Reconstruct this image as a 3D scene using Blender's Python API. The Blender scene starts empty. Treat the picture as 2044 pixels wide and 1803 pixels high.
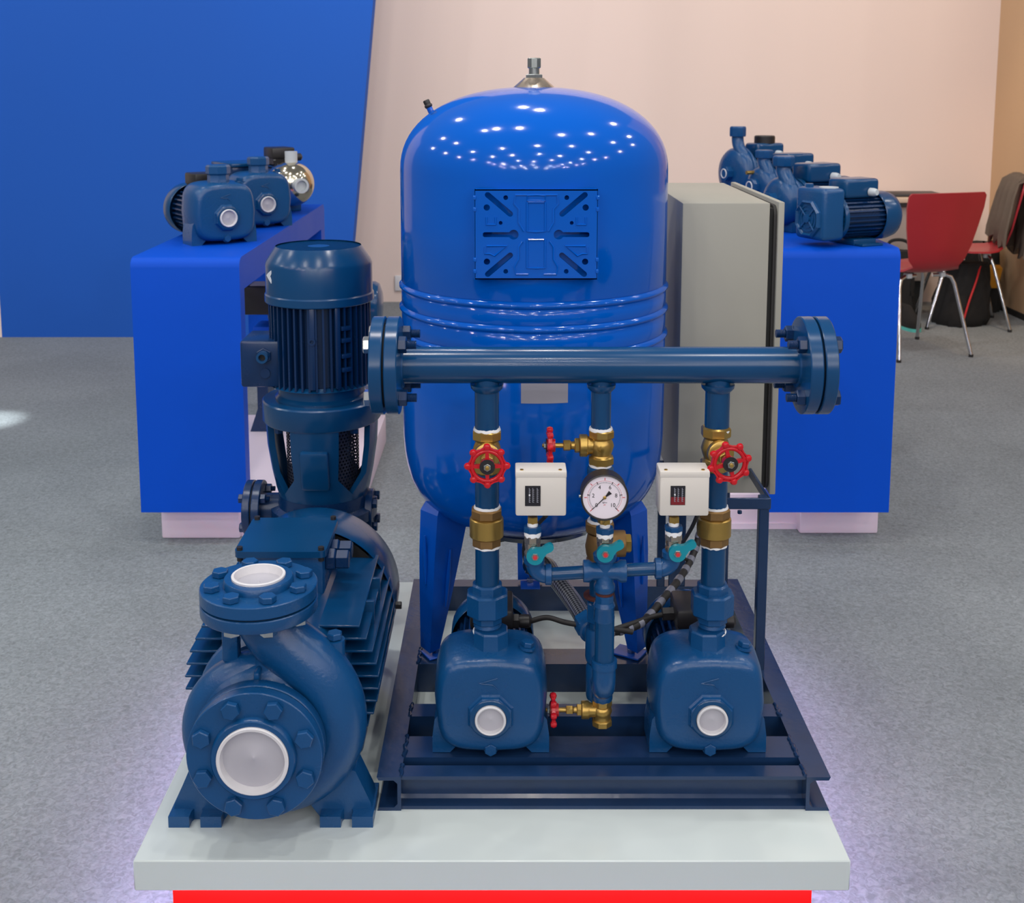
import bpy, bmesh, math, random
from mathutils import Vector, Matrix
from mathutils.geometry import tessellate_polygon

random.seed(7)
PI = math.pi
R = math.radians
sc = bpy.context.scene
C = bpy.context.collection

# ------------------------------------------------------------------ camera
F, TH, H, CX = 2350.0, R(8), 1.38, 1010.0
CY = 174 + F * math.tan(TH)
cam_d = bpy.data.cameras.new('camera')
cam = bpy.data.objects.new('camera', cam_d)
C.objects.link(cam)
cam.location = (0, 0, H)
cam.rotation_euler = (PI / 2 - TH, 0, 0)
cam_d.sensor_fit = 'HORIZONTAL'
cam_d.sensor_width = 36
cam_d.lens = 36 * F / 2044
cam_d.shift_x = (1022 - CX) / 2044
cam_d.shift_y = (CY - 901.5) / 2044
cam_d.clip_start = 0.05
cam_d.clip_end = 100
cam_d.dof.use_dof = True
cam_d.dof.focus_distance = 2.05
cam_d.dof.aperture_fstop = 11.0
sc.camera = cam

# ------------------------------------------------------------------ world and lights
sc.view_settings.view_transform = 'Standard'
sc.view_settings.look = 'None'
sc.view_settings.gamma = 1
sc.view_settings.use_curve_mapping = False
sc.view_settings.exposure = -0.13
w = bpy.data.worlds.new('hall')
sc.world = w
w.use_nodes = True
w.node_tree.nodes['Background'].inputs[0].default_value = (0.95, 0.97, 1.0, 1)
w.node_tree.nodes['Background'].inputs[1].default_value = 0.20


def lamp(name, kind, loc, energy, col=(1, 1, 1), size=0.06, target=None, spot=None, blend=0.5):
    d = bpy.data.lights.new(name, kind)
    d.energy = energy
    d.color = col
    if kind == 'AREA':
        d.size = size
    else:
        d.shadow_soft_size = size
    if kind == 'SPOT':
        d.spot_size = R(spot)
        d.spot_blend = blend
    o = bpy.data.objects.new(name, d)
    C.objects.link(o)
    o.location = loc
    if target is not None:
        o.rotation_euler = (Vector(target) - Vector(loc)).to_track_quat('-Z', 'Y').to_euler()
    return o


# rows of small ceiling lamps over the stand and the hall in front of it
rl = random.Random(3)
for i in range(7):
    for j in range(8):
        x = -8.4 + 2.8 * i + rl.uniform(-.5, .5)
        y = 4.6 - 3.0 * j + rl.uniform(-.6, .6)
        lamp('ceiling_lamp', 'POINT', (x, y, 4.9 + rl.uniform(-.2, .9)), 100 if j < 3 else 118,
             (1.0, 0.84, 1.0) if (i in (0, 6) and j > 1) else (1.0, 0.96, 0.9) if (i + j) % 3 else (0.92, 0.95, 1.0), 0.085)
for x, y, e in ((-1.1, 2.0, 75), (1.0, 1.2, 75), (0.2, 3.6, 55)):
    lamp('stand_spot', 'SPOT', (x, y, 4.2), e, (1, .97, .92), .07, (x * .3, 2.3, .4), 60, .6)
lamp('wall_wash', 'SPOT', (1.3, 4.2, 4.2), 150, (1, .93, .86), .12, (1.0, 7.5, 1.3), 95, .9)
lamp('wall_wash', 'SPOT', (-2.4, 4.0, 4.2), 70, (.9, .93, 1), .12, (-1.6, 6.4, 1.3), 85, .9)
lamp('wall_wash', 'SPOT', (.3, 5.0, 4.0), 75, (1, .95, .96), .12, (-.75, 7.5, .9), 60, 1)  # extra lamp added to brighten the left of the beige wall
lamp('aisle_spot', 'SPOT', (-2.6, 4.2, 3.8), 1500, (.92, 1, 1), .02, (-2.17, 4.77, 0), 5.5, 1)
lamp('aisle_flood', 'SPOT', (-3.2, 2.6, 3.8), 130, (.72, .98, 1), .05, (-1.9, 3.3, 0), 55, .9)
lamp('corner_lamp', 'SPOT', (2.3, 5.9, 3.2), 105, (1, .76, .5), .08, (3.1, 6.6, .7), 55, .9)


# ------------------------------------------------------------------ measuring helpers (pixel of the photo -> point at a known depth)
def _ray(px, py):
    u, v = (px - CX) / F, (py - CY) / F
    return u, math.cos(TH) - v * math.sin(TH), -math.sin(TH) - v * math.cos(TH)


def U(px, py, Y):
    d = _ray(px, py)
    t = Y / d[1]
    return Vector((d[0] * t, Y, H + d[2] * t))


def UZ(px, py, Z):
    d = _ray(px, py)
    t = (Z - H) / d[2]
    return Vector((d[0] * t, d[1] * t, Z))


def ZP(py, Y):
    return U(CX, py, Y).z


# ------------------------------------------------------------------ materials
def lin(c):
    return tuple((x / 255 / 12.92 if x <= 10 else ((x / 255 + .055) / 1.055) ** 2.4) for x in c)


MATS = {}


def mat(name, rgb, rough=.5, metal=0, coat=0, var=.06, vscale=6.0, bump=0, bscale=200, emit=0, spec=.5, rvar=.08):
    m = bpy.data.materials.new(name)
    m.use_nodes = True
    nt = m.node_tree
    b = nt.nodes['Principled BSDF']
    col = lin(rgb)
    tc = nt.nodes.new('ShaderNodeTexCoord')
    nz = nt.nodes.new('ShaderNodeTexNoise')
    nz.inputs['Scale'].default_value = vscale
    nz.inputs['Detail'].default_value = 4
    nt.links.new(tc.outputs['Object'], nz.inputs['Vector'])
    rp = nt.nodes.new('ShaderNodeMix')
    rp.data_type = 'RGBA'
    rp.inputs['A'].default_value = (*[x * (1 - var) for x in col], 1)
    rp.inputs['B'].default_value = (*[min(1, x * (1 + var)) for x in col], 1)
    nt.links.new(nz.outputs['Fac'], rp.inputs['Factor'])
    nt.links.new(rp.outputs['Result'], b.inputs['Base Color'])
    mr = nt.nodes.new('ShaderNodeMapRange')
    mr.inputs['To Min'].default_value = max(.02, rough - rvar)
    mr.inputs['To Max'].default_value = min(1, rough + rvar)
    nt.links.new(nz.outputs['Fac'], mr.inputs['Value'])
    nt.links.new(mr.outputs['Result'], b.inputs['Roughness'])
    b.inputs['Metallic'].default_value = metal
    b.inputs['Coat Weight'].default_value = coat
    b.inputs['Coat Roughness'].default_value = .06
    b.inputs['Specular IOR Level'].default_value = spec
    if emit:
        b.inputs['Emission Color'].default_value = (*col, 1)
        b.inputs['Emission Strength'].default_value = emit
    if bump:
        n2 = nt.nodes.new('ShaderNodeTexNoise')
        n2.inputs['Scale'].default_value = bscale
        n2.inputs['Detail'].default_value = 3
        nt.links.new(tc.outputs['Object'], n2.inputs['Vector'])
        bp = nt.nodes.new('ShaderNodeBump')
        bp.inputs['Strength'].default_value = bump
        bp.inputs['Distance'].default_value = .002
        nt.links.new(n2.outputs['Fac'], bp.inputs['Height'])
        nt.links.new(bp.outputs['Normal'], b.inputs['Normal'])
    MATS[name] = m
    return m


mat('tank_blue', (0, 86, 186), .10, coat=0, var=.03, rvar=.02, spec=.45)
mat('leg_blue', (0, 76, 178), .3, spec=.4)
mat('paint', (12, 70, 120), .29, coat=0, spec=.5, var=.12, vscale=9, bump=.22, bscale=190)
mat('paint_smooth', (6, 62, 106), .22, coat=0, spec=.5, var=.1, vscale=7)
mat('paint_dark', (8, 42, 82), .26, coat=0, spec=.48, var=.14, vscale=12)
mat('beam_paint', (24, 50, 86), .22, coat=0, spec=.5, var=.25, vscale=14, bump=.15, bscale=60)
mat('stand_blue', (0, 72, 188), .5, var=.03, vscale=3, spec=.14)
mat('stand_blue_pinklit', (92, 92, 176), .6, var=.03)  # counter blue with pinkish light put into the colour; no part uses it
mat('wall_blue', (30, 86, 176), .75, var=.04, vscale=1.5, spec=.2)
mat('wall_beige', (226, 206, 196), .8, var=.015, vscale=.8, spec=.1)
mat('wall_warm_lit', (206, 172, 136), .8, var=.03, vscale=1.5, spec=.1)  # tan base holds part of the warm lamplight on the side wall
mat('slab_white', (197, 206, 205), .22, var=.015, vscale=3)
mat('platform_white', (222, 206, 218), .6, var=.02)
mat('red_lacquer', (206, 10, 5), .6, var=.05, spec=.1)
mat('led', (196, 196, 255), .5, emit=52)
mat('cabinet_grey', (148, 146, 136), .5, var=.04, vscale=9)
mat('gasket_black', (22, 22, 22), .7)
mat('black_plastic', (30, 28, 30), .45)
mat('rubber', (34, 32, 32), .6)
mat('brass', (188, 154, 84), .34, metal=.85, var=.12, vscale=30, bump=.1, bscale=300)
mat('brass_brown', (142, 110, 68), .5, metal=.7, var=.15, vscale=30, bump=.15, bscale=260)
mat('wheel_red', (188, 16, 30), .25, coat=.1, var=.08)
mat('teal', (0, 132, 150), .35, coat=.2)
mat('tape_white', (236, 236, 238), .7, var=.03)
mat('cap_white', (214, 212, 214), .45, var=.03)
mat('cap_face', (176, 174, 182), .4, var=.06, vscale=20)
mat('chrome', (205, 208, 212), .18, metal=1)
mat('zinc', (176, 180, 178), .3, metal=1, var=.1, vscale=40)
mat('nickel', (196, 180, 164), .28, metal=.95, var=.08, vscale=40)
mat('steel_gold', (206, 198, 178), .14, metal=1, var=.1, vscale=20)
mat('box_cream', (214, 208, 200), .4, var=.02)
mat('sticker', (162, 160, 172), .5, var=.03)
mat('plate_black', (28, 26, 34), .4)
mat('plate_red', (120, 26, 34), .4)
mat('ink_light', (150, 152, 164), .6)
mat('ink_black', (22, 20, 26), .5)
mat('ink_red', (200, 44, 50), .5)
mat('dial_white', (232, 222, 230), .5, var=.02)
mat('gland_grey', (190, 196, 200), .4)
mat('rust', (74, 30, 24), .8)
mat('wrap_clear', (116, 118, 132), .3)
mat('chair_red', (158, 30, 40), .42, coat=.2, var=.05)
mat('cloth_taupe', (96, 84, 74), .95, var=.2, vscale=14, bump=.4, bscale=90)
mat('cloth_black', (26, 24, 24), .95, var=.2, vscale=14, bump=.4, bscale=90)
mat('yellow_card', (206, 140, 30), .6)
mat('table_top', (190, 170, 150), .5)
mat('table_panel', (148, 136, 130), .7)
mat('mint', (90, 190, 180), .5)
mat('stitch_red', (190, 30, 34), .6)
mat('mark_white', (210, 216, 224), .5)


def carpet_mat():
    m = bpy.data.materials.new('carpet')
    m.use_nodes = True
    nt = m.node_tree
    b = nt.nodes['Principled BSDF']
    b.inputs['Roughness'].default_value = .95
    b.inputs['Specular IOR Level'].default_value = .1
    tc = nt.nodes.new('ShaderNodeTexCoord')

    def noise(s, d, dist=0):
        n = nt.nodes.new('ShaderNodeTexNoise')
        n.inputs['Scale'].default_value = s
        n.inputs['Detail'].default_value = d
        n.inputs['Distortion'].default_value = dist
        nt.links.new(tc.outputs['Object'], n.inputs['Vector'])
        return n
    a, f = noise(1.6, 6, .4), noise(85, 5, 1.2)
    mx = nt.nodes.new('ShaderNodeMix')
    mx.data_type = 'RGBA'
    mx.inputs['A'].default_value = (*lin((116, 121, 124)), 1)
    mx.inputs['B'].default_value = (*lin((140, 145, 149)), 1)
    nt.links.new(a.outputs['Fac'], mx.inputs['Factor'])
    mr = nt.nodes.new('ShaderNodeMapRange')
    mr.inputs['From Min'].default_value = .3
    mr.inputs['From Max'].default_value = .7
    mr.inputs['To Min'].default_value = .74
    mr.inputs['To Max'].default_value = 1.2
    nt.links.new(f.outputs['Fac'], mr.inputs['Value'])
    m2 = nt.nodes.new('ShaderNodeMix')
    m2.data_type = 'RGBA'
    m2.blend_type = 'MULTIPLY'
    m2.inputs['Factor'].default_value = 1
    nt.links.new(mx.outputs['Result'], m2.inputs['A'])
    nt.links.new(mr.outputs['Result'], m2.inputs['B'])
    nt.links.new(m2.outputs['Result'], b.inputs['Base Color'])
    bp = nt.nodes.new('ShaderNodeBump')
    bp.inputs['Strength'].default_value = .5
    bp.inputs['Distance'].default_value = .004
    nt.links.new(f.outputs['Fac'], bp.inputs['Height'])
    nt.links.new(bp.outputs['Normal'], b.inputs['Normal'])
    MATS['carpet'] = m


def perforated_mat(name, rgb, rows, cols, hole=.3, metal=.6):
    """sheet with round holes; object-space cylinder coordinates (angle, height)"""
    m = bpy.data.materials.new(name)
    m.use_nodes = True
    nt = m.node_tree
    b = nt.nodes['Principled BSDF']
    b.inputs['Base Color'].default_value = (*lin(rgb), 1)
    b.inputs['Metallic'].default_value = metal
    b.inputs['Roughness'].default_value = .4
    tc = nt.nodes.new('ShaderNodeTexCoord')
    sp = nt.nodes.new('ShaderNodeSeparateXYZ')
    nt.links.new(tc.outputs['UV'], sp.inputs[0])

    def mth(op, a, bb=None):
        n = nt.nodes.new('ShaderNodeMath')
        n.operation = op
        for i, x in enumerate((a, bb)):
            if x is None:
                continue
            if isinstance(x, (int, float)):
                n.inputs[i].default_value = x
            else:
                nt.links.new(x, n.inputs[i])
        return n.outputs[0]
    u = mth('MULTIPLY', sp.outputs[0], cols)
    v = mth('MULTIPLY', sp.outputs[1], rows)
    sh = mth('MULTIPLY', mth('MODULO', mth('FLOOR', v), 2), .5)
    fu = mth('SUBTRACT', mth('FRACT', mth('ADD', u, sh)), .5)
    fv = mth('SUBTRACT', mth('FRACT', v), .5)
    d = mth('SQRT', mth('ADD', mth('MULTIPLY', fu, fu), mth('MULTIPLY', fv, fv)))
    g = mth('LESS_THAN', d, hole)
    tr = nt.nodes.new('ShaderNodeBsdfTransparent')
    mx = nt.nodes.new('ShaderNodeMixShader')
    nt.links.new(g, mx.inputs[0])
    nt.links.new(b.outputs[0], mx.inputs[1])
    nt.links.new(tr.outputs[0], mx.inputs[2])
    nt.links.new(mx.outputs[0], nt.nodes['Material Output'].inputs['Surface'])
    MATS[name] = m


def braid_mat():
    m = bpy.data.materials.new('braid')
    m.use_nodes = True
    nt = m.node_tree
    b = nt.nodes['Principled BSDF']
    b.inputs['Metallic'].default_value = .9
    b.inputs['Roughness'].default_value = .35
    tc = nt.nodes.new('ShaderNodeTexCoord')
    mp = nt.nodes.new('ShaderNodeMapping')
    mp.inputs['Scale'].default_value = (14, 40, 1)
    mp.inputs['Rotation'].default_value = (0, 0, R(45))
    nt.links.new(tc.outputs['UV'], mp.inputs[0])
    ck = nt.nodes.new('ShaderNodeTexChecker')
    ck.inputs['Scale'].default_value = 1.6
    ck.inputs['Color1'].default_value = (*lin((196, 196, 190)), 1)
    ck.inputs['Color2'].default_value = (*lin((84, 84, 88)), 1)
    nt.links.new(mp.outputs[0], ck.inputs['Vector'])
    nt.links.new(ck.outputs['Color'], b.inputs['Base Color'])
    bp = nt.nodes.new('ShaderNodeBump')
    bp.inputs['Strength'].default_value = .6
    bp.inputs['Distance'].default_value = .002
    nt.links.new(ck.outputs['Fac'], bp.inputs['Height'])
    nt.links.new(bp.outputs['Normal'], b.inputs['Normal'])
    MATS['braid'] = m


carpet_mat()
perforated_mat('perforated', (70, 74, 92), 22, 60)
braid_mat()


# ------------------------------------------------------------------ mesh building
def fr(loc, ax=(0, 0, 1), roll=0):
    q = Vector(ax).to_track_quat('Z', 'Y').to_matrix().to_4x4()
    return Matrix.Translation(Vector(loc)) @ q @ Matrix.Rotation(roll, 4, 'Z')


UPX, UPY, UPZ = (1, 0, 0), (0, 1, 0), (0, 0, 1)
FRONT = (0, -1, 0)


class MB:
    def __init__(self):
        self.v, self.f, self.uv = [], [], {}

    def add(self, vs, fs, M=None):
        n = len(self.v)
        for p in vs:
            p = Vector(p)
            self.v.append(M @ p if M is not None else p)
        flip = M is not None and M.to_3x3().determinant() < 0
        for f in fs:
            g = tuple(n + i for i in f)
            self.f.append(g[::-1] if flip else g)
        return self

    def box(self, c, s, M=None, b=0, seg=2):
        bm = bmesh.new()
        bmesh.ops.create_cube(bm, size=1)
        for v in bm.verts:
            v.co = Vector((v.co.x * s[0] + c[0], v.co.y * s[1] + c[1], v.co.z * s[2] + c[2]))
        if b:
            bmesh.ops.bevel(bm, geom=list(bm.edges), offset=b, segments=seg, affect='EDGES', profile=.5)
        bm.verts.index_update()
        self.add([v.co.copy() for v in bm.verts], [[v.index for v in f.verts] for f in bm.faces], M)
        bm.free()
        return self

    def bx(self, x0, x1, y0, y1, z0, z1, b=0, M=None, seg=2):
        return self.box(((x0 + x1) / 2, (y0 + y1) / 2, (z0 + z1) / 2), (x1 - x0, y1 - y0, z1 - z0), M, b, seg)

    def lathe(self, prof, seg=32, M=None, caps=True, roll=0):
        vs, fs, rings = [], [], []
        for r, z in prof:
            if r < 1e-6:
                vs.append((0, 0, z))
                rings.append([len(vs) - 1])
            else:
                rings.append(list(range(len(vs), len(vs) + seg)))
                vs += [(r * math.cos(2 * PI * i / seg + roll), r * math.sin(2 * PI * i / seg + roll), z) for i in range(seg)]
        for a, b in zip(rings, rings[1:]):
            for i in range(seg):
                j = (i + 1) % seg
                if len(a) == 1 and len(b) == 1:
                    continue
                if len(a) == 1:
                    fs.append((a[0], b[j], b[i]))
                elif len(b) == 1:
                    fs.append((a[i], a[j], b[0]))
                else:
                    fs.append((a[i], a[j], b[j], b[i]))
        if caps:
            if len(rings[0]) > 1:
                fs.append(tuple(rings[0][::-1]))
            if len(rings[-1]) > 1:
                fs.append(tuple(rings[-1]))
        return self.add(vs, fs, M)

    def cyl(self, r, z0, z1, seg=24, M=None, ch=0):
        p = [(r, z0), (r, z1)] if not ch else [(r - ch, z0), (r, z0 + ch), (r, z1 - ch), (r - ch, z1)]
        return self.lathe(p, seg, M)

    def ring(self, ro, ri, z0, z1, seg=32, M=None):
        return self.lathe([(ri, z0), (ro, z0), (ro, z1), (ri, z1), (ri, z0)], seg, M, caps=False)

    def hexa(self, af, z0, z1, M=None, n=6, ch=.12):
        """nut / hex of across-flats af"""
        r = af / 2 / math.cos(PI / n)
        c = min(ch * af, (z1 - z0) * .3) * .5
        return self.lathe([(r - c, z0), (r, z0 + c), (r, z1 - c), (r - c, z1)], n, M, roll=PI / n)

    def loft(self, rings, M=None, caps=(True, True), closed=True):
        vs, fs = [], []
        n = len(rings[0])
        for r in rings:
            vs += list(r)
        for k in range(len(rings) - 1):
            for i in range(n if closed else n - 1):
                j = (i + 1) % n
                fs.append((k * n + i, k * n + j, (k + 1) * n + j, (k + 1) * n + i))
        if caps[0]:
            fs.append(tuple(range(n))[::-1])
        if caps[1]:
            fs.append(tuple((len(rings) - 1) * n + i for i in range(n)))
        return self.add(vs, fs, M)

    def tube(self, pts, r, seg=12, M=None, caps=True):
        pts = [Vector(p) for p in pts]
        n = len(pts)
        rs = r if isinstance(r, (list, tuple)) else [r] * n
        ts = []
        for i in range(n):
            a = pts[max(0, i - 1)]
            b = pts[min(n - 1, i + 1)]
            ts.append((b - a).normalized())
        up = Vector((0, 0, 1)) if abs(ts[0].z) < .9 else Vector((0, 1, 0))
        x = ts[0].cross(up).normalized()
        rings = []
        for i in range(n):
            x = (x - ts[i] * x.dot(ts[i])).normalized()
            y = ts[i].cross(x)
            rings.append([pts[i] + (x * math.cos(2 * PI * k / seg) + y * math.sin(2 * PI * k / seg)) * rs[i] for k in range(seg)])
        n0 = len(self.f)
        self.loft(rings, M, (caps, caps))
        for k in range(n - 1):
            for i in range(seg):
                self.uv[n0 + k * seg + i] = [(i / seg, k / (n - 1)), ((i + 1) / seg, k / (n - 1)), ((i + 1) / seg, (k + 1) / (n - 1)), (i / seg, (k + 1) / (n - 1))]
        return self

    def prism(self, poly, h, M=None, holes=()):
        loops = [list(poly)] + [list(q) for q in holes]

        def area(p):
            return sum(p[i][0] * p[(i + 1) % len(p)][1] - p[(i + 1) % len(p)][0] * p[i][1] for i in range(len(p)))
        if area(loops[0]) < 0:
            loops[0].reverse()
        for q in loops[1:]:
            if area(q) > 0:
                q.reverse()
        flat = [p for q in loops for p in q]
        n = len(flat)
        tri = tessellate_polygon([[Vector((p[0], p[1], 0)) for p in q] for q in loops])
        vs = [(p[0], p[1], 0) for p in flat] + [(p[0], p[1], h) for p in flat]
        fs = []
        for t in tri:
            a, b, c = [flat[i] for i in t]
            ar = (b[0] - a[0]) * (c[1] - a[1]) - (c[0] - a[0]) * (b[1] - a[1])
            t = tuple(t) if ar > 0 else tuple(t)[::-1]
            fs.append(tuple(i + n for i in t))
            fs.append(t[::-1])
        k = 0
        for q in loops:
            m = len(q)
            for i in range(m):
                j = (i + 1) % m
                fs.append((k + i, k + j, n + k + j, n + k + i))
            k += m
        return self.add(vs, fs, M)

    def sheet(self, grid, th):
        """grid of points -> closed thin shell of thickness th"""
        nr, nc = len(grid), len(grid[0])
        g = [[Vector(p) for p in r] for r in grid]
        nor = []
        for i in range(nr):
            row = []
            for j in range(nc):
                a = g[min(i + 1, nr - 1)][j] - g[max(i - 1, 0)][j]
                b = g[i][min(j + 1, nc - 1)] - g[i][max(j - 1, 0)]
                row.append(a.cross(b).normalized())
            nor.append(row)
        vs = [g[i][j] for i in range(nr) for j in range(nc)] + [g[i][j] + nor[i][j] * th for i in range(nr) for j in range(nc)]
        o = nr * nc
        fs = []
        for i in range(nr - 1):
            for j in range(nc - 1):
                a, b, c, d = i * nc + j, i * nc + j + 1, (i + 1) * nc + j + 1, (i + 1) * nc + j
                fs.append((a, b, c, d))
                fs.append((o + d, o + c, o + b, o + a))
        rim = [j for j in range(nc)] + [i * nc + nc - 1 for i in range(1, nr)] + [(nr - 1) * nc + j for j in range(nc - 2, -1, -1)] + [i * nc for i in range(nr - 2, 0, -1)]
        for k in range(len(rim)):
            a, b = rim[k], rim[(k + 1) % len(rim)]
            fs.append((b, a, o + a, o + b))
        return self.add(vs, fs)

    def build(self, name, m, parent=None, smooth=38, local=False):
        me = bpy.data.meshes.new(name)
        off = Vector((0, 0, 0))
        if parent is not None and not local:
            root = parent
            while root.parent is not None:
                root = root.parent
            if root.get('_w'):
                off = root.location
        me.from_pydata([tuple(p - off) for p in self.v], [], self.f)
        if self.uv:
            ul = me.uv_layers.new(name='UVMap')
            for k, c in self.uv.items():
                po = me.polygons[k]
                for q, li in enumerate(po.loop_indices):
                    ul.data[li].uv = c[q]
        me.validate()
        bm = bmesh.new()
        bm.from_mesh(me)
        bmesh.ops.recalc_face_normals(bm, faces=list(bm.faces))
        bm.to_mesh(me)
        bm.free()
        if smooth:
            for p in me.polygons:
                p.use_smooth = True
            me.set_sharp_from_angle(angle=R(smooth))
        me.materials.append(MATS[m])
        o = bpy.data.objects.new(name, me)
        C.objects.link(o)
        o.parent = parent
        return o


def tag(o, label, cat=None, group=None, kind=None):
    o['label'] = label
    if cat:
        o['category'] = cat
    if group:
        o['group'] = group
    if kind:
        o['kind'] = kind
    return o


def thing(name, label, cat, loc=(0, 0, 0), rz=0, group=None, world=True):
    o = bpy.data.objects.new(name, None)
    C.objects.link(o)
    o.empty_display_size = .05
    o.location = loc
    o.rotation_euler = (0, 0, rz)
    if world:
        o['_w'] = 1
    return tag(o, label, cat, group)


def struct(name, mb, m, label=None):
    o = mb.build(name, m)
    o['kind'] = 'structure'
    if label:
        o['label'] = label
    return o


def dup(root, loc, rz, label, group=None, scale=None):
    r = root.copy()
    C.objects.link(r)
    r.location = loc
    r.rotation_euler = (0, 0, rz)
    if scale:
        r.scale = (scale,) * 3
    r['label'] = label
    if group:
        r['group'] = group
    for ch in list(root.children):
        c = ch.copy()
        C.objects.link(c)
        c.parent = r
        for g in list(ch.children):
            d = g.copy()
            C.objects.link(d)
            d.parent = c
    return r


def text_mb(s, size, depth, M):
    cu = bpy.data.curves.new('txt', 'FONT')
    cu.body = s
    cu.size = size
    cu.extrude = depth
    cu.align_x = 'CENTER'
    cu.align_y = 'CENTER'
    o = bpy.data.objects.new('txt', cu)
    C.objects.link(o)
    me = bpy.data.meshes.new_from_object(o.evaluated_get(bpy.context.evaluated_depsgraph_get()))
    mb = MB().add([v.co.copy() for v in me.vertices], [tuple(p.vertices) for p in me.polygons], M)
    bpy.data.objects.remove(o)
    bpy.data.curves.remove(cu)
    bpy.data.meshes.remove(me)
    return mb


def arc(c, r, a0, a1, n, plane='xz'):
    out = []
    for i in range(n + 1):
        a = a0 + (a1 - a0) * i / n
        u, v = r * math.cos(a), r * math.sin(a)
        out.append(Vector(c) + (Vector((u, 0, v)) if plane == 'xz' else Vector((u, v, 0)) if plane == 'xy' else Vector((0, u, v))))
    return out


def bez(p0, p1, p2, p3, n=16):
    p0, p1, p2, p3 = map(Vector, (p0, p1, p2, p3))
    return [p0 * (1 - t) ** 3 + p1 * 3 * t * (1 - t) ** 2 + p2 * 3 * t * t * (1 - t) + p3 * t ** 3 for t in [i / n for i in range(n + 1)]]


def spline(pts, n=10):
    pts = [Vector(p) for p in pts]
    q = [pts[0] * 2 - pts[1]] + pts + [pts[-1] * 2 - pts[-2]]
    out = []
    for i in range(1, len(q) - 2):
        a, b, c, d = q[i - 1:i + 3]
        for k in range(n):
            t = k / n
            out.append(.5 * ((2 * b) + (c - a) * t + (2 * a - 5 * b + 4 * c - d) * t * t + (3 * b - a - 3 * c + d) * t ** 3))
    out.append(pts[-1])
    return out


def rrect(x0, x1, y0, y1, r, n=4):
    out = []
    for cx, cy, a in ((x1 - r, y1 - r, 0), (x0 + r, y1 - r, 90), (x0 + r, y0 + r, 180), (x1 - r, y0 + r, 270)):
        out += [(cx + r * math.cos(R(a + 90 * i / n)), cy + r * math.sin(R(a + 90 * i / n))) for i in range(n + 1)]
    return out


def circ(x, y, r, n=16):
    return [(x + r * math.cos(2 * PI * i / n), y + r * math.sin(2 * PI * i / n)) for i in range(n)]


def slot(x0, y0, x1, y1, r, n=6):
    a = math.atan2(y1 - y0, x1 - x0)
    return [(x1 + r * math.cos(a - PI / 2 + PI * i / n), y1 + r * math.sin(a - PI / 2 + PI * i / n)) for i in range(n + 1)] + \
           [(x0 + r * math.cos(a + PI / 2 + PI * i / n), y0 + r * math.sin(a + PI / 2 + PI * i / n)) for i in range(n + 1)]


# ------------------------------------------------------------------ the setting
ST, FT = .189, .249          # top of the display plinth, top of the steel frame
struct('floor', MB().bx(-9, 9, -6, 9, -.05, 0), 'carpet', 'grey needle felt carpet')
struct('wall_back', MB().bx(-7, 3.1, 7.52, 7.62, 0, 4.2), 'wall_beige', 'plain pale beige back wall')
struct('wall_right', MB().bx(3.1, 3.2, 4.8, 7.62, 0, 4.2), 'wall_warm_lit', 'warm lit tan side wall')
struct('baseboard_right', MB().bx(3.088, 3.1, 4.8, 7.52, 0, .035), 'cloth_black')
pl = [(U(4, 672, 6.43).x, 0), (U(688, 672, 6.43).x, 0), (U(745, 0, 6.43).x + .185, 3.6), (U(4, 672, 6.43).x, 3.6)]
pl[2] = (U(688, 672, 6.43).x + (U(745, 0, 6.43).x - U(688, 672, 6.43).x) * 3.6 / U(745, 0, 6.43).z, 3.6)
struct('wall_left', MB().prism(pl, .12, Matrix.Translation((0, 6.55, 0)) @ Matrix.Rotation(PI / 2, 4, 'X')), 'wall_blue',
       'tall blue partition panel with a slanted edge')
struct('trim_1', MB().bx(pl[0][0] - .03, pl[0][0], 6.43, 6.55, 0, 3.6), 'wall_beige')
so = MB().bx(U(797, 566, 7.5).x - .03, U(797, 566, 7.5).x + .03, 7.505, 7.52, U(797, 566, 7.5).z - .05, U(797, 566, 7.5).z + .05, .004).build('wall_socket', 'cap_white')
tag(so, 'small cream wall socket low on the beige wall left of the tank', 'socket')

# ------------------------------------------------------------------ display plinth
px0, px1, py0, py1 = -.580, .536, 1.680, 2.722
t = thing('display_plinth', 'low white display plinth on a red base with glowing underside', 'plinth', (-.02, 2.2, 0))
MB().bx(px0, px1, py0, py1, .1375, ST, .002, seg=1).build('top_slab', 'slab_white', t)
MB().bx(px0 + .046, px1 - .046, py0 + .046, py1 - .046, 0, .1375).build('base', 'red_lacquer', t)
for q in ((px0 + .018, px0 + .03, py0 + .03, py1 - .03), (px1 - .03, px1 - .018, py0 + .03, py1 - .03),
          (px0 + .03, px1 - .03, py0 + .018, py0 + .03), (px0 + .03, px1 - .03, py1 - .03, py1 - .018)):
    MB().bx(*q, .1295, .1375).build('led_strip', 'led', t)


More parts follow.
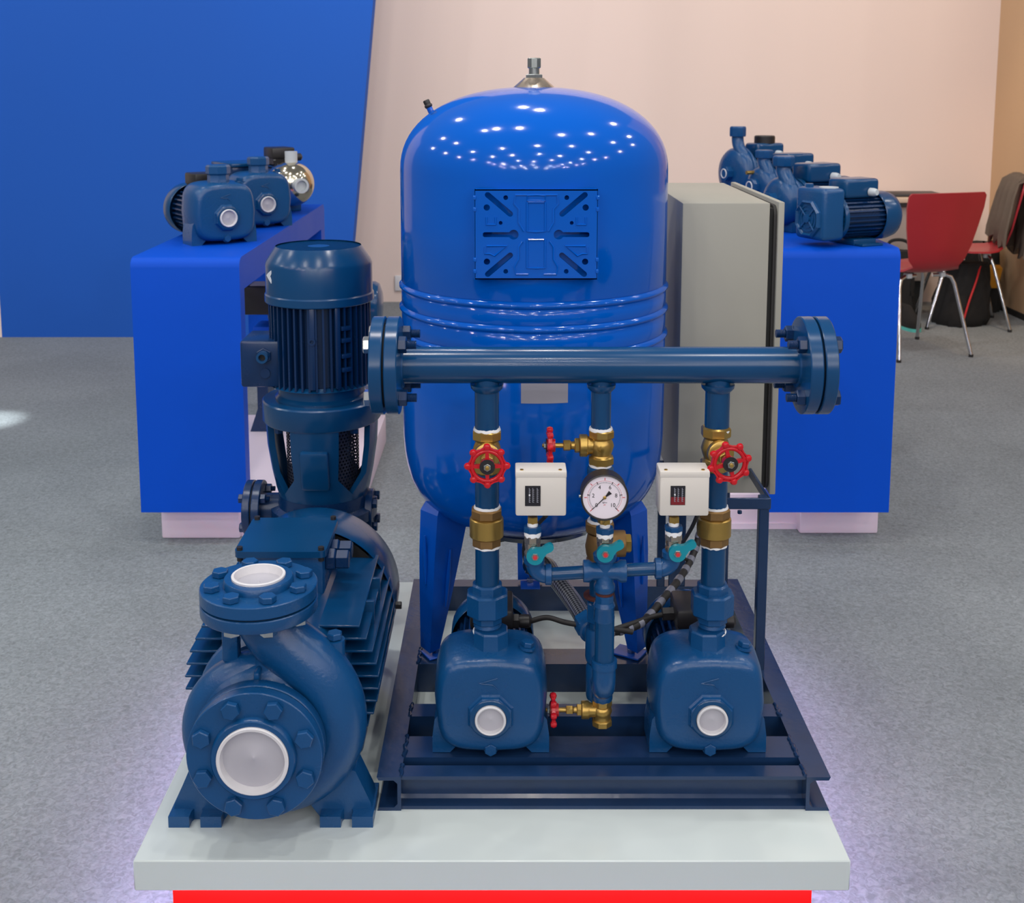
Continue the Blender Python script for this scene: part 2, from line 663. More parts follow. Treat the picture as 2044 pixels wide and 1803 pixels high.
# ------------------------------------------------------------------ display stands
def stand(label, x0, x1, top, plat, y0, y1, side):
    t = thing('display_stand', label, 'counter', ((x0 + x1) / 2, (y0 + y1) / 2, 0), group='blue display counters')
    zb, zt, r = .112, top, .03
    prof = [(y0, zb), (y0, zt - r)] + [(y0 + r - r * math.cos(a), zt - r + r * math.sin(a)) for a in (R(22), R(45), R(68))] + [(y0 + r, zt), (y1 - r, zt)] + \
           [(y1 - r + r * math.sin(a), zt - r + r * math.cos(a)) for a in (R(22), R(45), R(68))] + [(y1, zt - r), (y1, zb), (y1 - .09, zb), (y1 - .09, zt - .1), (y0 + .055, zt - .1), (y0 + .055, zb)]
    M = Matrix(((0, 0, 1, x0), (1, 0, 0, 0), (0, 1, 0, 0), (0, 0, 0, 1)))
    MB().prism(prof, x1 - x0, M).build('counter_shell', 'stand_blue', t)
    a, b, c, d = plat
    pf = MB().bx(a, b, c, d, 0, .112, .004).build('platform', 'platform_white', t)
    MB().bx(a - .006, b + .006, c - .006, c + .02, 0, .018).build('skirting', 'platform_white', pf)
    return t


SL = stand('long blue display counter left of the vertical pump, on a white base', -1.098, -.779, .886, (-1.06, -.47, 3.5, 4.47), 3.40, 5.02, 1)
bl, br = -1.062, -.82
MB().bx(-1.062, -.82, 3.475, 3.6, 0, .111, .006).build('base_block', 'platform_white', SL)
SR = stand('long blue display counter right of the grey cabinet, on a white base', .79, 1.152, .914, (.62, 1.10, 3.56, 4.5), 3.40, 5.02, -1)
MB().bx(.915, 1.16, 3.515, 3.65, 0, .111, .006).build('base_block', 'platform_white', SR)

# ------------------------------------------------------------------ steel base frame
fx0, fx1, fy0, fy1 = -.214, .5375, 1.808, 2.601
t = thing('steel_base_frame', 'dark blue welded steel beam frame carrying the tank and two pumps', 'frame', (.162, 2.2, ST))
FRAME = t


def ibeam(wl, h, tf, tw, side):
    """channel-like section, x from 0 (outer flange tip) ; side=+1 web on the +x side"""
    r = .006
    w0 = wl
    p = [(0, 0), (w0, 0), (w0, h), (0, h), (0.003, h - tf), (w0 - tw - r, h - tf), (w0 - tw, h - tf - r), (w0 - tw, tf + r), (w0 - tw - r, tf), (.003, tf)]
    if side < 0:
        p = [(w0 - x, z) for x, z in p]
    return p


bw = .040
for side, x in ((1, fx0), (-1, fx1 - bw)):
    Mx = Matrix(((1, 0, 0, x), (0, 0, 1, fy0), (0, 1, 0, ST), (0, 0, 0, 1)))
    MB().prism(ibeam(bw, FT - ST, .006, .006, side), fy1 - fy0, Mx).build('side_beam', 'beam_paint', t)
for ya, yb in ((fy0 + .004, 1.844), (1.868, 1.934), (2.0, 2.044), (2.196, 2.26), (2.562, 2.60)):
    h = FT - ST - .001
    wy = yb - ya
    p = [(0, 0), (wy, 0), (wy, .006), (.012, .007), (.007, .012), (.007, h - .01), (.011, h - .006), (wy, h - .006), (wy, h), (0, h)]
    if ya < 1.83:   # front channel: open towards the viewer
        p = [(wy - a, b) for a, b in p]
    Mx = Matrix(((0, 0, 1, fx0 + bw - .002), (1, 0, 0, ya), (0, 1, 0, ST), (0, 0, 0, 1)))
    cb = MB().prism(p, fx1 - fx0 - 2 * bw + .004, Mx).build('cross_beam', 'beam_paint', t)
    for xe in (fx0 + bw, fx1 - bw):
        n = max(4, int(wy / .005))
        pts = [(xe + random.uniform(-.0015, .0015), ya + wy * k / n, FT - .0005 + random.uniform(-.0006, .0006)) for k in range(n + 1)]
        MB().tube(pts, [random.uniform(.0028, .0045) for _ in pts], 8).build('weld_seam', 'beam_paint', cb)
# cabinet stand welded to the frame: front post, arm, rear posts
cz = .548
for name, q in (('cabinet_post', (.487, .506, 2.17, 2.19, FT - .03, .60)), ('cabinet_arm', (.42, .508, 2.166, 2.172, .578, .60)),
                ('cabinet_rail', (.502, .508, 2.17, 2.349, .582, .60)),
                ('cabinet_post', (.372, .41, 2.565, 2.571, FT - .002, .543)), ('cabinet_post', (.487, .508, 2.565, 2.585, FT - .002, .543)),
                ('cabinet_rail', (.37, .376, 2.355, 2.58, .515, .543)), ('cabinet_arm', (.372, .508, 2.578, 2.584, .515, .543)), ('cabinet_post', (.345, .363, 2.562, 2.575, FT - .002, .543))):
    MB().bx(*q, .0015, seg=1).build(name, 'beam_paint', t)
MB().hexa(.008, 0, .006, fr((.448, 2.166, .576), (0, 0, -1))).build('bolt', 'beam_paint', t)

# ------------------------------------------------------------------ control cabinet
t = thing('control_cabinet', 'grey steel electrical cabinet standing beside the blue tank', 'cabinet', (.46, 2.6, .548))
cx0, cx1, cy0, cy1, cz0, cz1 = .354, .530, 2.35, 2.853, .545, 1.15
MB().bx(cx0, cx1, cy0, cy1, cz0, cz1, .003).build('housing', 'cabinet_grey', t)
MB().bx(cx1 + .001, cx1 + .010, cy0 + .012, cy1 - .012, cz0 + .012, cz1 - .012).build('gasket', 'gasket_black', t)
MB().prism(rrect(cy0 + .006, cy1 - .006, cz0 + .004, cz1 - .006, .02), .006, Matrix(((0, 0, 1, cx1 + .0095), (1, 0, 0, 0), (0, 1, 0, 0), (0, 0, 0, 1)))).build('rain_lip', 'rubber', t)
MB().bx(cx1 + .016, cx1 + .0285, cy0 - .002, cy1 + .002, cz0 - .002, cz1 + .002, .002).build('door', 'cabinet_grey', t)

# ------------------------------------------------------------------ pressure tank
TX, TY, TR = .0555, 2.35, .266
t = thing('pressure_tank', 'large glossy bright blue pressure tank on three legs', 'tank', (TX, TY, FT))
TANK = t
T0 = Matrix.Translation((TX, TY, 0))
zc0, zc1 = .745, 1.215
prof = []
for i in range(0, 19):      # lower dished end
    a = R(-88 + 88 * i / 18)
    ex = 1.0
    prof.append((TR * abs(math.cos(a)) ** .571, zc0 - .245 * abs(math.sin(a)) ** .571))


def bead(z, s=1):
    return [(TR, z - .009), (TR - .0025 * s, z - .006), (TR + .0045 * s, z - .001), (TR + .0045 * s, z + .003), (TR - .0015 * s, z + .008), (TR, z + .011)]


for z in (.893, .944, .988):
    prof += bead(z)
prof += [(TR, 1.12), (TR, zc1)]
for i in range(1, 21):
    a = R(90 * i / 20)
    prof.append((max(0, TR * max(0, math.cos(a)) ** .889), zc1 + .166 * math.sin(a) ** .889))
prof[-1] = (0, zc1 + .166)
SHELL = MB().lathe(prof, 96, T0).build('shell', 'tank_blue', t, smooth=60)
# seam shoulder + bottom flange
MB().lathe([(.10, .505), (.128, .502), (.134, .497), (.134, .489), (.1, .487)], 64, T0).build('bottom_flange', 'zinc', t)
for k in range(8):
    a = 2 * PI * k / 8 + .2
    MB().hexa(.015, 0, .008, fr((TX + .118 * math.cos(a), TY + .118 * math.sin(a), .489), (0, 0, -1))).build('bolt', 'zinc', t)
MB().lathe([(.03, .49), (.03, .455), (.022, .45), (.022, .43)], 24, T0).build('outlet_stub', 'paint_dark', t)
# legs: bent angle profiles
for k, ang in enumerate((R(-150), R(-30), R(90))):
    d = Vector((math.cos(ang), math.sin(ang), 0))
    s = Vector((-d.y, d.x, 0))
    if k < 2:
        s = s if s.x * (1 if k == 0 else -1) > 0 else -s     # s points to the tank's middle in view
    rings = []
    th = .004
    if k < 2:      # front legs: bent sheet with the fold towards the viewer
        g = -1 if k == 0 else 1
        for z, xo, xf, xi, yo, yf, yi in ((.575, .205, .182, .118, 2.275, 2.235, 2.29), (.545, .226, .190, .128, 2.255, 2.218, 2.272), (.46, .229, .196, .145, 2.25, 2.214, 2.262),
                                          (.36, .229, .201, .166, 2.248, 2.212, 2.252), (FT + .012, .228, .207, .189, 2.245, 2.214, 2.235)):
            e0, m0, e1 = Vector((TX + g * xo, yo, z)), Vector((TX + g * xf, yf, z)), Vector((TX + g * xi, yi, z))
            bk = Vector((0, th, 0))
            rings.append([e0, m0, e1, e1 + bk, m0 + bk * 1.3, e0 + bk])
    else:
        for z, rad, hw in ((.53, .222, .034), (.40, .232, .03), (FT + .006, .236, .028)):
            c = Vector((TX, TY, z)) + d * rad
            e0, m0, e1 = c - s * hw, c + d * .004, c + s * hw
            rings.append([e0, m0, e1, e1 - d * th, m0 - d * th * 1.2, e0 - d * th])
    lg = MB().loft(rings).build('leg', 'leg_blue', t, smooth=25)
    c = Vector((TX, TY, FT)) + d * .222
    ft = MB().bx(-.03, .03, -.022, .022, 0, .004, .001, Matrix.Translation(c) @ Matrix.Rotation(ang, 4, 'Z'), 1).build('foot_plate', 'leg_blue', lg)
    MB().hexa(.014, .004, .012, Matrix.Translation(c + d * .005)).build('bolt', 'zinc', lg)
    if k < 2:
        for xo, xi, yy, z0, z1 in ((.2165, .2155, 2.231, .50, .40), (.166, .176, 2.237, .47, .35)):
            MB().tube([(TX + g * xo, yy, z0), (TX + g * (xo + xi) / 2, yy, (z0 + z1) / 2), (TX + g * xi, yy - .002, z1)], [.002, .005, .002], 8).build('groove_bead', 'leg_blue', lg)
# top fitting
zt = zc1 + .166
MB().lathe([(.045, zt - .006), (.045, zt - .003), (.041, zt - .001), (.020, zt + .017), (.018, zt + .017)], 40, T0).build('top_flange', 'nickel', t)
tf = MB().hexa(.032, zt + .016, zt + .024, T0).build('nozzle', 'zinc', t)
MB().lathe([(.0105, zt + .022), (.0105, zt + .04)], 20, T0).build('nozzle_neck', 'zinc', tf)
MB().hexa(.026, zt + .036, zt + .056, T0, 8).build('nozzle_cap', 'zinc', tf)
vb = U(860, 222, TY)
vd = Vector((-.45, 0, 1)).normalized()
vs = MB().cyl(.006, -.02, .012, 14, fr(vb, vd)).build('air_valve', 'tank_blue', t)
MB().lathe([(.0065, .008), (.008, .010), (.008, .013), (.0065, .015), (.0068, .022), (.0055, .024)], 14, fr(vb, vd)).build('valve_cap', 'black_plastic', vs)
# mounting bracket plate
PXc, PZc, PY0 = .0535, 1.1205, 2.0745
W2, H2 = .109, .0805
Mp = Matrix(((1, 0, 0, PXc), (0, 0, 1, PY0), (0, 1, 0, PZc), (0, 0, 0, 1)))
hol = []
for sx in (-1, 1):
    for sz in (-1, 1):
        hol.append(slot(sx * .086, sz * .071, sx * .046, sz * .037, .0050))
        hol.append(circ(sx * .0875, sz * .0485, .0056))
        hol.append(circ(sx * .054, sz * .066, .0042))
    hol.append(circ(sx * .063, .021, .0034, 12))
    ks = [(sx * .093, -.0045), (sx * .0475, -.0045)]
    kh = [(sx * (.040 + .0088 * math.cos(a)), .0088 * math.sin(a)) for a in [R(150 - 300 * i / 12) for i in range(13)]]
    kh = [(sx * (.040 + .0088 * math.cos(R(30 + 300 * i / 14))), .0088 * math.sin(R(30 + 300 * i / 14))) for i in range(15)]
    hol.append(kh + [(sx * .092, -.0044), (sx * .0945, -.0025), (sx * .0945, .0025), (sx * .092, .0044)])
bp = MB().prism([(-W2, -H2), (W2, -H2), (W2, H2), (-W2, H2)], .0025, Mp, hol).build('mounting_plate', 'tank_blue', t)
for q in ((-W2, W2, PY0, PY0 + .018, H2 - .002, H2), (-W2, W2, PY0, PY0 + .012, -H2, -H2 + .002)):
    MB().bx(q[0] + PXc, q[1] + PXc, q[2], q[3], q[4] + PZc, q[5] + PZc).build('plate_lip', 'tank_blue', bp)
for sx in (-1, 1):
    MB().bx(PXc + sx * W2 - .001, PXc + sx * W2 + .001, PY0, PY0 + .03, PZc - H2, PZc + H2).build('plate_lip', 'tank_blue', bp)
    for zz in (-.066, -.045, .045, .066):
        MB().bx(PXc + sx * W2 - .003, PXc + sx * W2 + .003, PY0 - .002, PY0 + .008, PZc + zz - .004, PZc + zz + .004, .0015).build('notch_tab', 'tank_blue', bp)


def emboss(pts, r=.0021, closed=False):
    p = [Vector((PXc + a, PY0 - .0002, PZc + b)) for a, b in pts]
    if closed:
        p.append(p[0])
    MB().tube(p, r, 6).build('embossed_rib', 'tank_blue', bp)


for sx in (-1, 1):
    emboss([(sx * .088, .031), (sx * .088, .018), (sx * .072, .018), (sx * .072, .031)])
    emboss([(sx * .088, -.02), (sx * .052, -.02), (sx * .074, -.038), (sx * .082, -.034), (sx * .091, -.034), (sx * .091, -.022)])
    emboss([(sx * .016, .058), (sx * .016, .006), (0, .005)])
    emboss([(sx * .016, -.008), (sx * .016, -.06), (0, -.06)])
    emboss([(0, .061), (sx * .016, .061), (sx * .016, .070), (0, .071)])
    emboss([(sx * .016, .071), (sx * .037, .071), (sx * .039, .055), (sx * .031, .046), (sx * .031, .022), (sx * .022, .006)])
    emboss([(sx * .024, -.012), (sx * .031, -.022), (sx * .031, -.044), (sx * .039, -.058), (sx * .036, -.071), (sx * .014, -.071)])
emboss([(-.014, -.009), (.014, -.009)])
emboss([(-.014, .058), (.014, .058)])
# blank sticker on the tank below the manifold
gr = []
xa, xb = U(1040, 780, 2.085).x, U(1134, 780, 2.085).x
za, zb = ZP(806, 2.083), ZP(806, 2.083) + .075
for i in range(2):
    row = []
    for j in range(9):
        x = xa + (xb - xa) * j / 8
        row.append((x, TY - math.sqrt((TR + .0006) ** 2 - (x - TX) ** 2), za + (zb - za) * i))
    gr.append(row)
tag(MB().sheet(gr, .0006).build('sticker', 'sticker', t), 'blank grey sticker')


# ------------------------------------------------------------------ booster pumps
def superring(hw, hh, n, k=44, zc=0., y=0.):
    out = []
    for i in range(k):
        a = 2 * PI * i / k
        c, s = math.cos(a), math.sin(a)
        out.append(Vector((hw * math.copysign(abs(c) ** (2 / n), c), y, zc + hh * math.copysign(abs(s) ** (2 / n), s))))
    return out


def barrel(hw, hh, k=64, zc=0., y=0.):
    out = []
    for p in superring(1, 1, 7, k):
        x, z = p.x, p.z
        out.append(Vector((hw * x * (1 - .13 * z * z), y, zc + hh * z * (1 - .10 * x * x))))
    return out


def fin_profile(r, depth, nf, duty=.32, skip=None):
    pts = []
    for i in range(nf):
        a0 = 2 * PI * i / nf
        st = 2 * PI / nf
        for da, rr in ((0, r - depth), (st * (.5 - duty / 2), r - depth), (st * (.5 - duty / 2), r), (st * (.5 + duty / 2), r), (st * (.5 + duty / 2), r - depth)):
            pts.append((rr * math.cos(a0 + da), rr * math.sin(a0 + da)))
    return pts


def add_motor(t, y0, y1, r, zc, m='paint_dark', box='black', nf=30, cover_m='paint_smooth', box_side=1):
    """horizontal motor from y0 to y1 along +y (local)"""
    L = y1 - y0
    M = fr((0, y0, zc), UPY)
    MB().prism(fin_profile(r, r * .16, nf), L * .68, M).build('motor_housing', m, t, smooth=20)
    MB().lathe([(r * 1.0, 0), (r * 1.02, .006), (r * 1.02, .016), (r * .96, .02)], 32, M).build('end_shield', m, t)
    MB().lathe([(r * 1.12, L * .66), (r * 1.14, L * .67), (r * 1.14, L * .9), (r * 1.06, L * .97), (r * .9, L), (0, L)], 40, M, caps=False).build('fan_cover', cover_m, t)
    if box == 'black':
        b = MB().bx(-.034, .034, y0 + .035, y0 + .115, zc + r * .9, zc + r + .012).build('terminal_box', 'black_plastic', t)
        MB().box((0, y0 + .075, zc + r + .03), (.078, .092, .036), None, .006).build('box_lid', 'black_plastic', b)
        for sx in (-1, 1):
            MB().cyl(.004, 0, .004, 10, fr((sx * .03, y0 + .033, zc + r + .006), UPZ)).build('screw', 'zinc', b)
        g = MB().hexa(.024, 0, .014, fr((.036, y0 + .06, zc + r + .014), UPX)).build('cable_gland', 'black_plastic', t)
        MB().lathe([(.011, .014), (.0125, .018), (.0125, .032), (.008, .036)], 14, fr((.036, y0 + .06, zc + r + .014), UPX)).build('gland_nut', 'black_plastic', g)


def make_pump(label, group, loc, rz=0):
    t = thing('booster_pump', label, 'pump', loc, rz, group, world=False)
    zc = .094
    # body: rounded square casting, front on -y
    rings = []
    for y, s, dz in ((-.0575, .30, 0), (-.0575, .76, 0), (-.0565, .835, 0), (-.053, .885, .000), (-.046, .925, 0), (-.034, .955, 0), (-.01, .985, 0), (.03, 1.0, .001), (.05, .985, .001), (.056, .95, .001)):
        rings.append(barrel(.0985 * s, .0905 * s, 64, zc + dz, y))
    body = MB().loft(rings).build('pump_body', 'paint', t, smooth=60)
    # inlet boss (octagon) and cap
    zi = .079
    MB().lathe([(.047, .046), (.043, .056), (.0385, .0605), (.0375, .066), (.034, .068)], 8, fr((0, 0, zi), FRONT), roll=PI / 8, caps=False).build('inlet_boss', 'paint', t, smooth=20)
    MB().lathe([(.0335, .060), (.0345, .069), (.032, .0705), (.027, .0705), (.026, .064)], 40, fr((0, 0, zi), FRONT), caps=False).build('inlet_ring', 'paint_smooth', t)
    cp = MB().lathe([(.0262, .062), (.0262, .074), (.0245, .0755), (.0225, .0748), (.0216, .0640)], 40, fr((0, 0, zi), FRONT), caps=False).build('port_cap', 'cap_white', t)
    MB().lathe([(.0222, .0660), (.004, .0664), (0.002, .0674), (0, .0674)], 32, fr((0, 0, zi), FRONT)).build('cap_disc', 'cap_face', cp)
    # outlet boss
    MB().lathe([(.037, zc + .075), (.032, zc + .088), (.031, zc + .112), (.029, zc + .115)], 8, None, roll=PI / 8).build('outlet_boss', 'paint', t, smooth=20)
    # plugs
    p = MB().cyl(.0145, 0, .004, 20, fr((.062, -.01, zc + .083), (.15, 0, 1))).build('filler_plug', 'paint', t)
    MB().hexa(.019, .004, .013, fr((.062, -.01, zc + .083), (.15, 0, 1))).build('plug_head', 'paint', p)
    p = MB().cyl(.0125, .035, .046, 20, fr((0, -.006, .018), FRONT)).build('drain_plug', 'paint', t)
    MB().hexa(.019, .046, .055, fr((0, -.006, .018), FRONT)).build('plug_head', 'paint', p)
    # cast arrow mark
    for a, b in (((-.018, .138), (.012, .147)), ((-.018, .138), (.004, .135)), ((.004, .135), (.0115, .128))):
        MB().tube([(a[0], -.0585, a[1]), (b[0], -.0583, b[1])], [.0008, .0011], 6).build('cast_mark', 'paint', body)
    # feet
    for sx in (-1, 1):
        pts = [(sx * .070, 0), (sx * .100, 0), (sx * .100, .03), (sx * .096, .06), (sx * .085, .075), (sx * .06, .05), (sx * .055, .016)]
        MB().prism(pts, .075, Matrix(((1, 0, 0, 0), (0, 0, 1, -.035), (0, 1, 0, 0), (0, 0, 0, 1)))).build('foot', 'paint', t)
    add_motor(t, .056, .285, .070, .082)
    return t


LP = (-.026, 1.917, FT)
RP = (.346, 1.917, FT)
P1 = make_pump('dark blue booster pump on the frame, next to the big flanged pump', 'booster pumps on the steel frame', LP)
dup(P1, RP, 0, 'dark blue booster pump on the frame under the right red handwheel', 'booster pumps on the steel frame')

# ------------------------------------------------------------------ pipework helpers
YP = 1.92
XL, XM, XR = -.032, .1595, .3545


def zz(py, Y=YP):
    return ZP(py, Y)


def vpipe(t, name, x, y, r, z0, z1, m='paint_smooth', seg=28):
    return MB().cyl(r, z0, z1, seg, Matrix.Translation((x, y, 0))).build(name, m, t)


def tape(t, x, y, r, z, h=.005, ax=UPZ):
    M = fr((x, y, z), ax)
    n = 32
    ring = []
    for k, (dr, dz) in enumerate(((-.004, -h / 2), (.0, -h / 2), (.0005, 0), (-.0005, h / 2), (-.004, h / 2))):
        ring.append([Vector(((r + dr) * math.cos(2 * PI * i / n), (r + dr) * math.sin(2 * PI * i / n), dz + random.uniform(-.0009, .0009))) for i in range(n)])
    return MB().loft(ring, M).build('thread_tape', 'tape_white', t)


def bolt_set(t, c, ax, rad, n, af, head, nut=None, thr=None, a0=0, m='paint', m2=None):
    """bolts round a flange centred at c with axis ax: heads on the +ax side at offset head"""
    M = fr(c, ax)
    for k in range(n):
        a = a0 + 2 * PI * k / n
        Mk = M @ Matrix.Translation((rad * math.cos(a), rad * math.sin(a), 0)) @ Matrix.Rotation(random.uniform(0, 1), 4, 'Z')
        b = MB().hexa(af, head[0], head[1], Mk).build('bolt', m, t)
        if nut:
            MB().hexa(af, nut[0], nut[1], Mk).build('nut', m2 or m, b)
        if thr:
            prof = []
            z0, z1 = min(thr), max(thr)
            k2 = 7
            for q in range(k2):
                za = z0 + (z1 - z0) * q / k2
                dz = (z1 - z0) / k2
                prof += [(af * .27, za), (af * .31, za + dz * .5)]
            prof.append((af * .27, z1))
            MB().lathe(prof, 14, Mk).build('thread', m2 or m, b)


# ------------------------------------------------------------------ discharge manifold
t = thing('discharge_manifold', 'dark blue horizontal manifold pipe with bolted flanges across the tank', 'pipe', (.157, YP, .88))
zm = .9205
xl0, xr0 = -.176, .489
MB().cyl(.0305, xl0 - .002, xr0 + .002, 48, fr((0, YP, zm), UPX)).build('main_pipe', 'paint_smooth', t)
for nm, x, r in (('branch_pipe', XL, .0205), ('branch_pipe', XM, .0168), ('branch_pipe', XR, .0205)):
    z0 = zz(858)
    b = vpipe(t, nm, x, YP, r, z0, zm - .02)
    MB().lathe([(r + .0075, .0), (r + .0065, .006), (r + .001, .012)], 28, Matrix.Translation((x, YP, zm - .0325)) @ Matrix.Rotation(PI, 4, 'X')).build('weld_collar', 'paint_smooth', b)
for sgn, x in ((-1, xl0), (1, xr0)):
    ax = (sgn, 0, 0)
    c = (x, YP, zm)
    MB().lathe([(.034, -.004), (.08, 0), (.0815, .0015), (.0815, .0195), (.08, .021)], 64, fr(c, ax)).build('flange', 'paint_smooth', t)
    MB().cyl(.07, .020, .0245, 48, fr(c, ax)).build('gasket', 'gasket_black', t)
    MB().lathe([(.08, .0245), (.0815, .026), (.0815, .044), (.08, .0455), (.045, .0455), (.044, .0485), (0, .0485)], 64, fr(c, ax)).build('blind_flange', 'paint_smooth', t)
    MB().ring(.0375, .030, -.006, .0005, 40, fr(c, ax)).build('weld_seam', 'paint', t)
    bolt_set(t, c, ax, .0625, 4, .024, (.0455, .0565), (-.0145, 0), (-.030, -.0145), R(45), 'chrome' if sgn < 0 else 'paint_dark', 'paint_dark')


# ------------------------------------------------------------------ valves and fittings
def wheel_mb(Rw, M, spokes=4, th=.006):
    mb = MB()
    out = []
    n = 8
    for k in range(n):
        a = 2 * PI * k / n
        for da, rr in ((-.13, .955), (-.06, 1.04), (.06, 1.04), (.13, .955)):
            out.append((Rw * rr * math.cos(a + da), Rw * rr * math.sin(a + da)))
        am = a + PI / n
        out.append((Rw * .885 * math.cos(am), Rw * .885 * math.sin(am)))
    holes = []
    for k in range(n):
        a = 2 * PI * (k + .5) / n
        p = [(Rw * rr * math.cos(a + da), Rw * rr * math.sin(a + da)) for da, rr in ((-.24, .80), (-.24, .855), (0, .825), (.24, .855), (.24, .80), (0, .785))]
        holes.append(p)
    for k in range(spokes):
        a0 = 2 * PI * k / spokes
        hs = .15
        p = []
        m = 8
        for i in range(m + 1):
            a = a0 + hs * .75 + (2 * PI / spokes - hs * 1.5) * i / m
            p.append((Rw * .70 * math.cos(a), Rw * .70 * math.sin(a)))
        for i in range(m, -1, -1):
            a = a0 + hs * 2.4 + (2 * PI / spokes - hs * 4.8) * i / m
            p.append((Rw * .30 * math.cos(a), Rw * .30 * math.sin(a)))
        holes.append(p)
    mb.prism(out, th, M @ Matrix.Translation((0, 0, -th / 2)), holes)
    return mb


def add_wheel(t, M, Rw, roll, spokes=4):
    M = M @ Matrix.Rotation(roll, 4, 'Z')
    wh = wheel_mb(Rw, M, spokes).build('handwheel', 'wheel_red', t, smooth=40)
    tor = [(Rw * .745 + .0036 * math.cos(a), .0036 * math.sin(a)) for a in [2 * PI * i / 10 for i in range(11)]]
    MB().lathe(tor, 48, M, caps=False).build('wheel_rim', 'wheel_red', wh)
    for k in range(8):
        a = 2 * PI * k / 8
        MB().lathe([(0, -.0062), (.0045, -.0045), (.0062, 0), (.0045, .0045), (0, .0062)], 12, M @ Matrix.Translation((Rw * .945 * math.cos(a), Rw * .945 * math.sin(a), 0))).build('wheel_knob', 'wheel_red', wh)
    MB().lathe([(.011, -.009), (.012, 0), (.0105, .0055)], 24, M).build('wheel_hub', 'wheel_red', wh)
    MB().lathe([(.0125, .0055), (.0125, .0066), (0, .0066)], 28, M).build('wheel_disc', 'ink_black', wh)
    MB().hexa(.011, .0066, .0105, M).build('wheel_nut', 'zinc', wh)
    MB().lathe([(.003, .0105), (.0035, .0125), (0, .0135)], 12, M).build('stem_end', 'brass', wh)
    return wh


def gate_valve(label, x, y, z0, z1, d, rb, L, Rw, roll, spokes=4, group='brass gate valves with red handwheels', m='brass', txt=None, off=0.):
    zc = (z0 + z1) / 2 + off
    t = thing('gate_valve', label, 'valve', (x, y, z0), group=group)
    hx = rb * 2.0
    M0 = Matrix.Translation((x, y, 0))
    hh = (z1 - z0) * .24
    MB().lathe([(rb * .92, z0 + hh * .8), (rb * .82, z0 + hh * 1.15), (rb * .95, zc - (z1 - z0) * .12), (rb * 1.05, zc), (rb * .95, zc + (z1 - z0) * .12), (rb * .82, z1 - hh * 1.15), (rb * .92, z1 - hh * .8)], 32, M0).build('valve_body', m, t)
    MB().hexa(hx, z1 - hh, z1, M0, 8).build('end_hex', m, t)
    MB().hexa(hx, z0, z0 + hh, M0, 8).build('end_hex', m, t)
    M = fr((x, y, zc), d)
    ch = rb * .86
    nk = MB().lathe([(ch * .86, 0), (ch * .84, L * .22), (ch * .98, L * .30)], 32, M).build('bonnet_neck', m, t)
    MB().lathe([(ch * 1.02, L * .27), (ch * 1.08, L * .285), (ch * 1.08, L * .41), (ch * 1.0, L * .425)], 36, M).build('bonnet_flange', m, t)
    MB().hexa(ch * 1.25, L * .42, L * .52, M).build('bonnet_hex', m, t)
    MB().lathe([(ch * .42, L * .52), (ch * .36, L * .58), (ch * .44, L * .60)], 20, M).build('bonnet_cone', m, t)
    MB().hexa(ch * .92, L * .60, L * .74, M).build('gland_nut', m, t)
    MB().cyl(.0042, L * .70, L, 14, M).build('stem', 'brass', t)
    add_wheel(t, M @ Matrix.Translation((0, 0, L)), Rw, roll, spokes)
    return t


def px2m(px, Y, z):
    return px * (Y * math.cos(TH) + (H - z) * math.sin(TH)) / F


# left and right gate valves (handwheel towards the viewer)
gl = gate_valve('brass gate valve with red handwheel above the left booster pump', XL, YP, zz(942), zz(857), (.02, -1, 0), .0235, .082, .0335, R(22.5 - 22), 4)
gr_ = gate_valve('brass gate valve with red handwheel on the riser before the grey cabinet', XR - .001, YP, zz(938), zz(851), (.10, -1, .0), .0235, .082, .0335, R(14), 4)
gm = gate_valve('brass gate valve with red handwheel turned sideways above the gauge', XM + .001, YP, zz(926), zz(857), (-1, 0, .0), .0205, .0865, .0275, R(10), 4, off=.002)
gb = gate_valve('brass gate valve low between the booster pumps, red handwheel turned sideways', .1655, 1.90, zz(1447, 1.9), zz(1394, 1.9), (-1, 0, .0), .0165, .084, .0262, R(5), 4, off=.003)


zt3 = (zz(926) + zz(857)) / 2
text_mb('12L', .010, .0004, Matrix.Translation((XM - .004, YP - .0214, zt3)) @ Matrix.Rotation(PI / 2, 4, 'X') @ Matrix.Rotation(PI / 2, 4, 'Z')).build('cast_text', 'brass', gm, smooth=0)
text_mb('1', .012, .0004, Matrix.Translation((XM - .022, YP - .0152, zt3)) @ Matrix.Rotation(PI / 2, 4, 'X') @ Matrix.Rotation(PI / 2, 4, 'Z')).build('cast_text', 'brass', gm, smooth=0)


def cv(label, x, py0, py1):
    t = thing('check_valve', label, 'valve', (x, YP, zz(py1)), group='brass spring check valves on the risers')
    z1, z0 = zz(py0), zz(py1)
    M = Matrix.Translation((x, YP, 0))
    h = z1 - z0
    MB().hexa(.0505, z1 - h * .26, z1, M, 8).build('end_hex', 'brass_brown', t)
    MB().lathe([(.024, z1 - h * .24), (.0285, z1 - h * .28), (.0290, z1 - h * .33), (.0290, z0 + h * .26), (.0275, z0 + h * .24)], 40, M).build('valve_body', 'brass', t)
    MB().hexa(.0475, z0, z0 + h * .25, M, 8).build('end_hex', 'brass_brown', t)
    return t


cv('cylindrical brass check valve below the left red handwheel', XL - .001, 1013, 1088)
cv('cylindrical brass check valve on the riser beside the right pressure switch', XR - .0005, 1013, 1086)


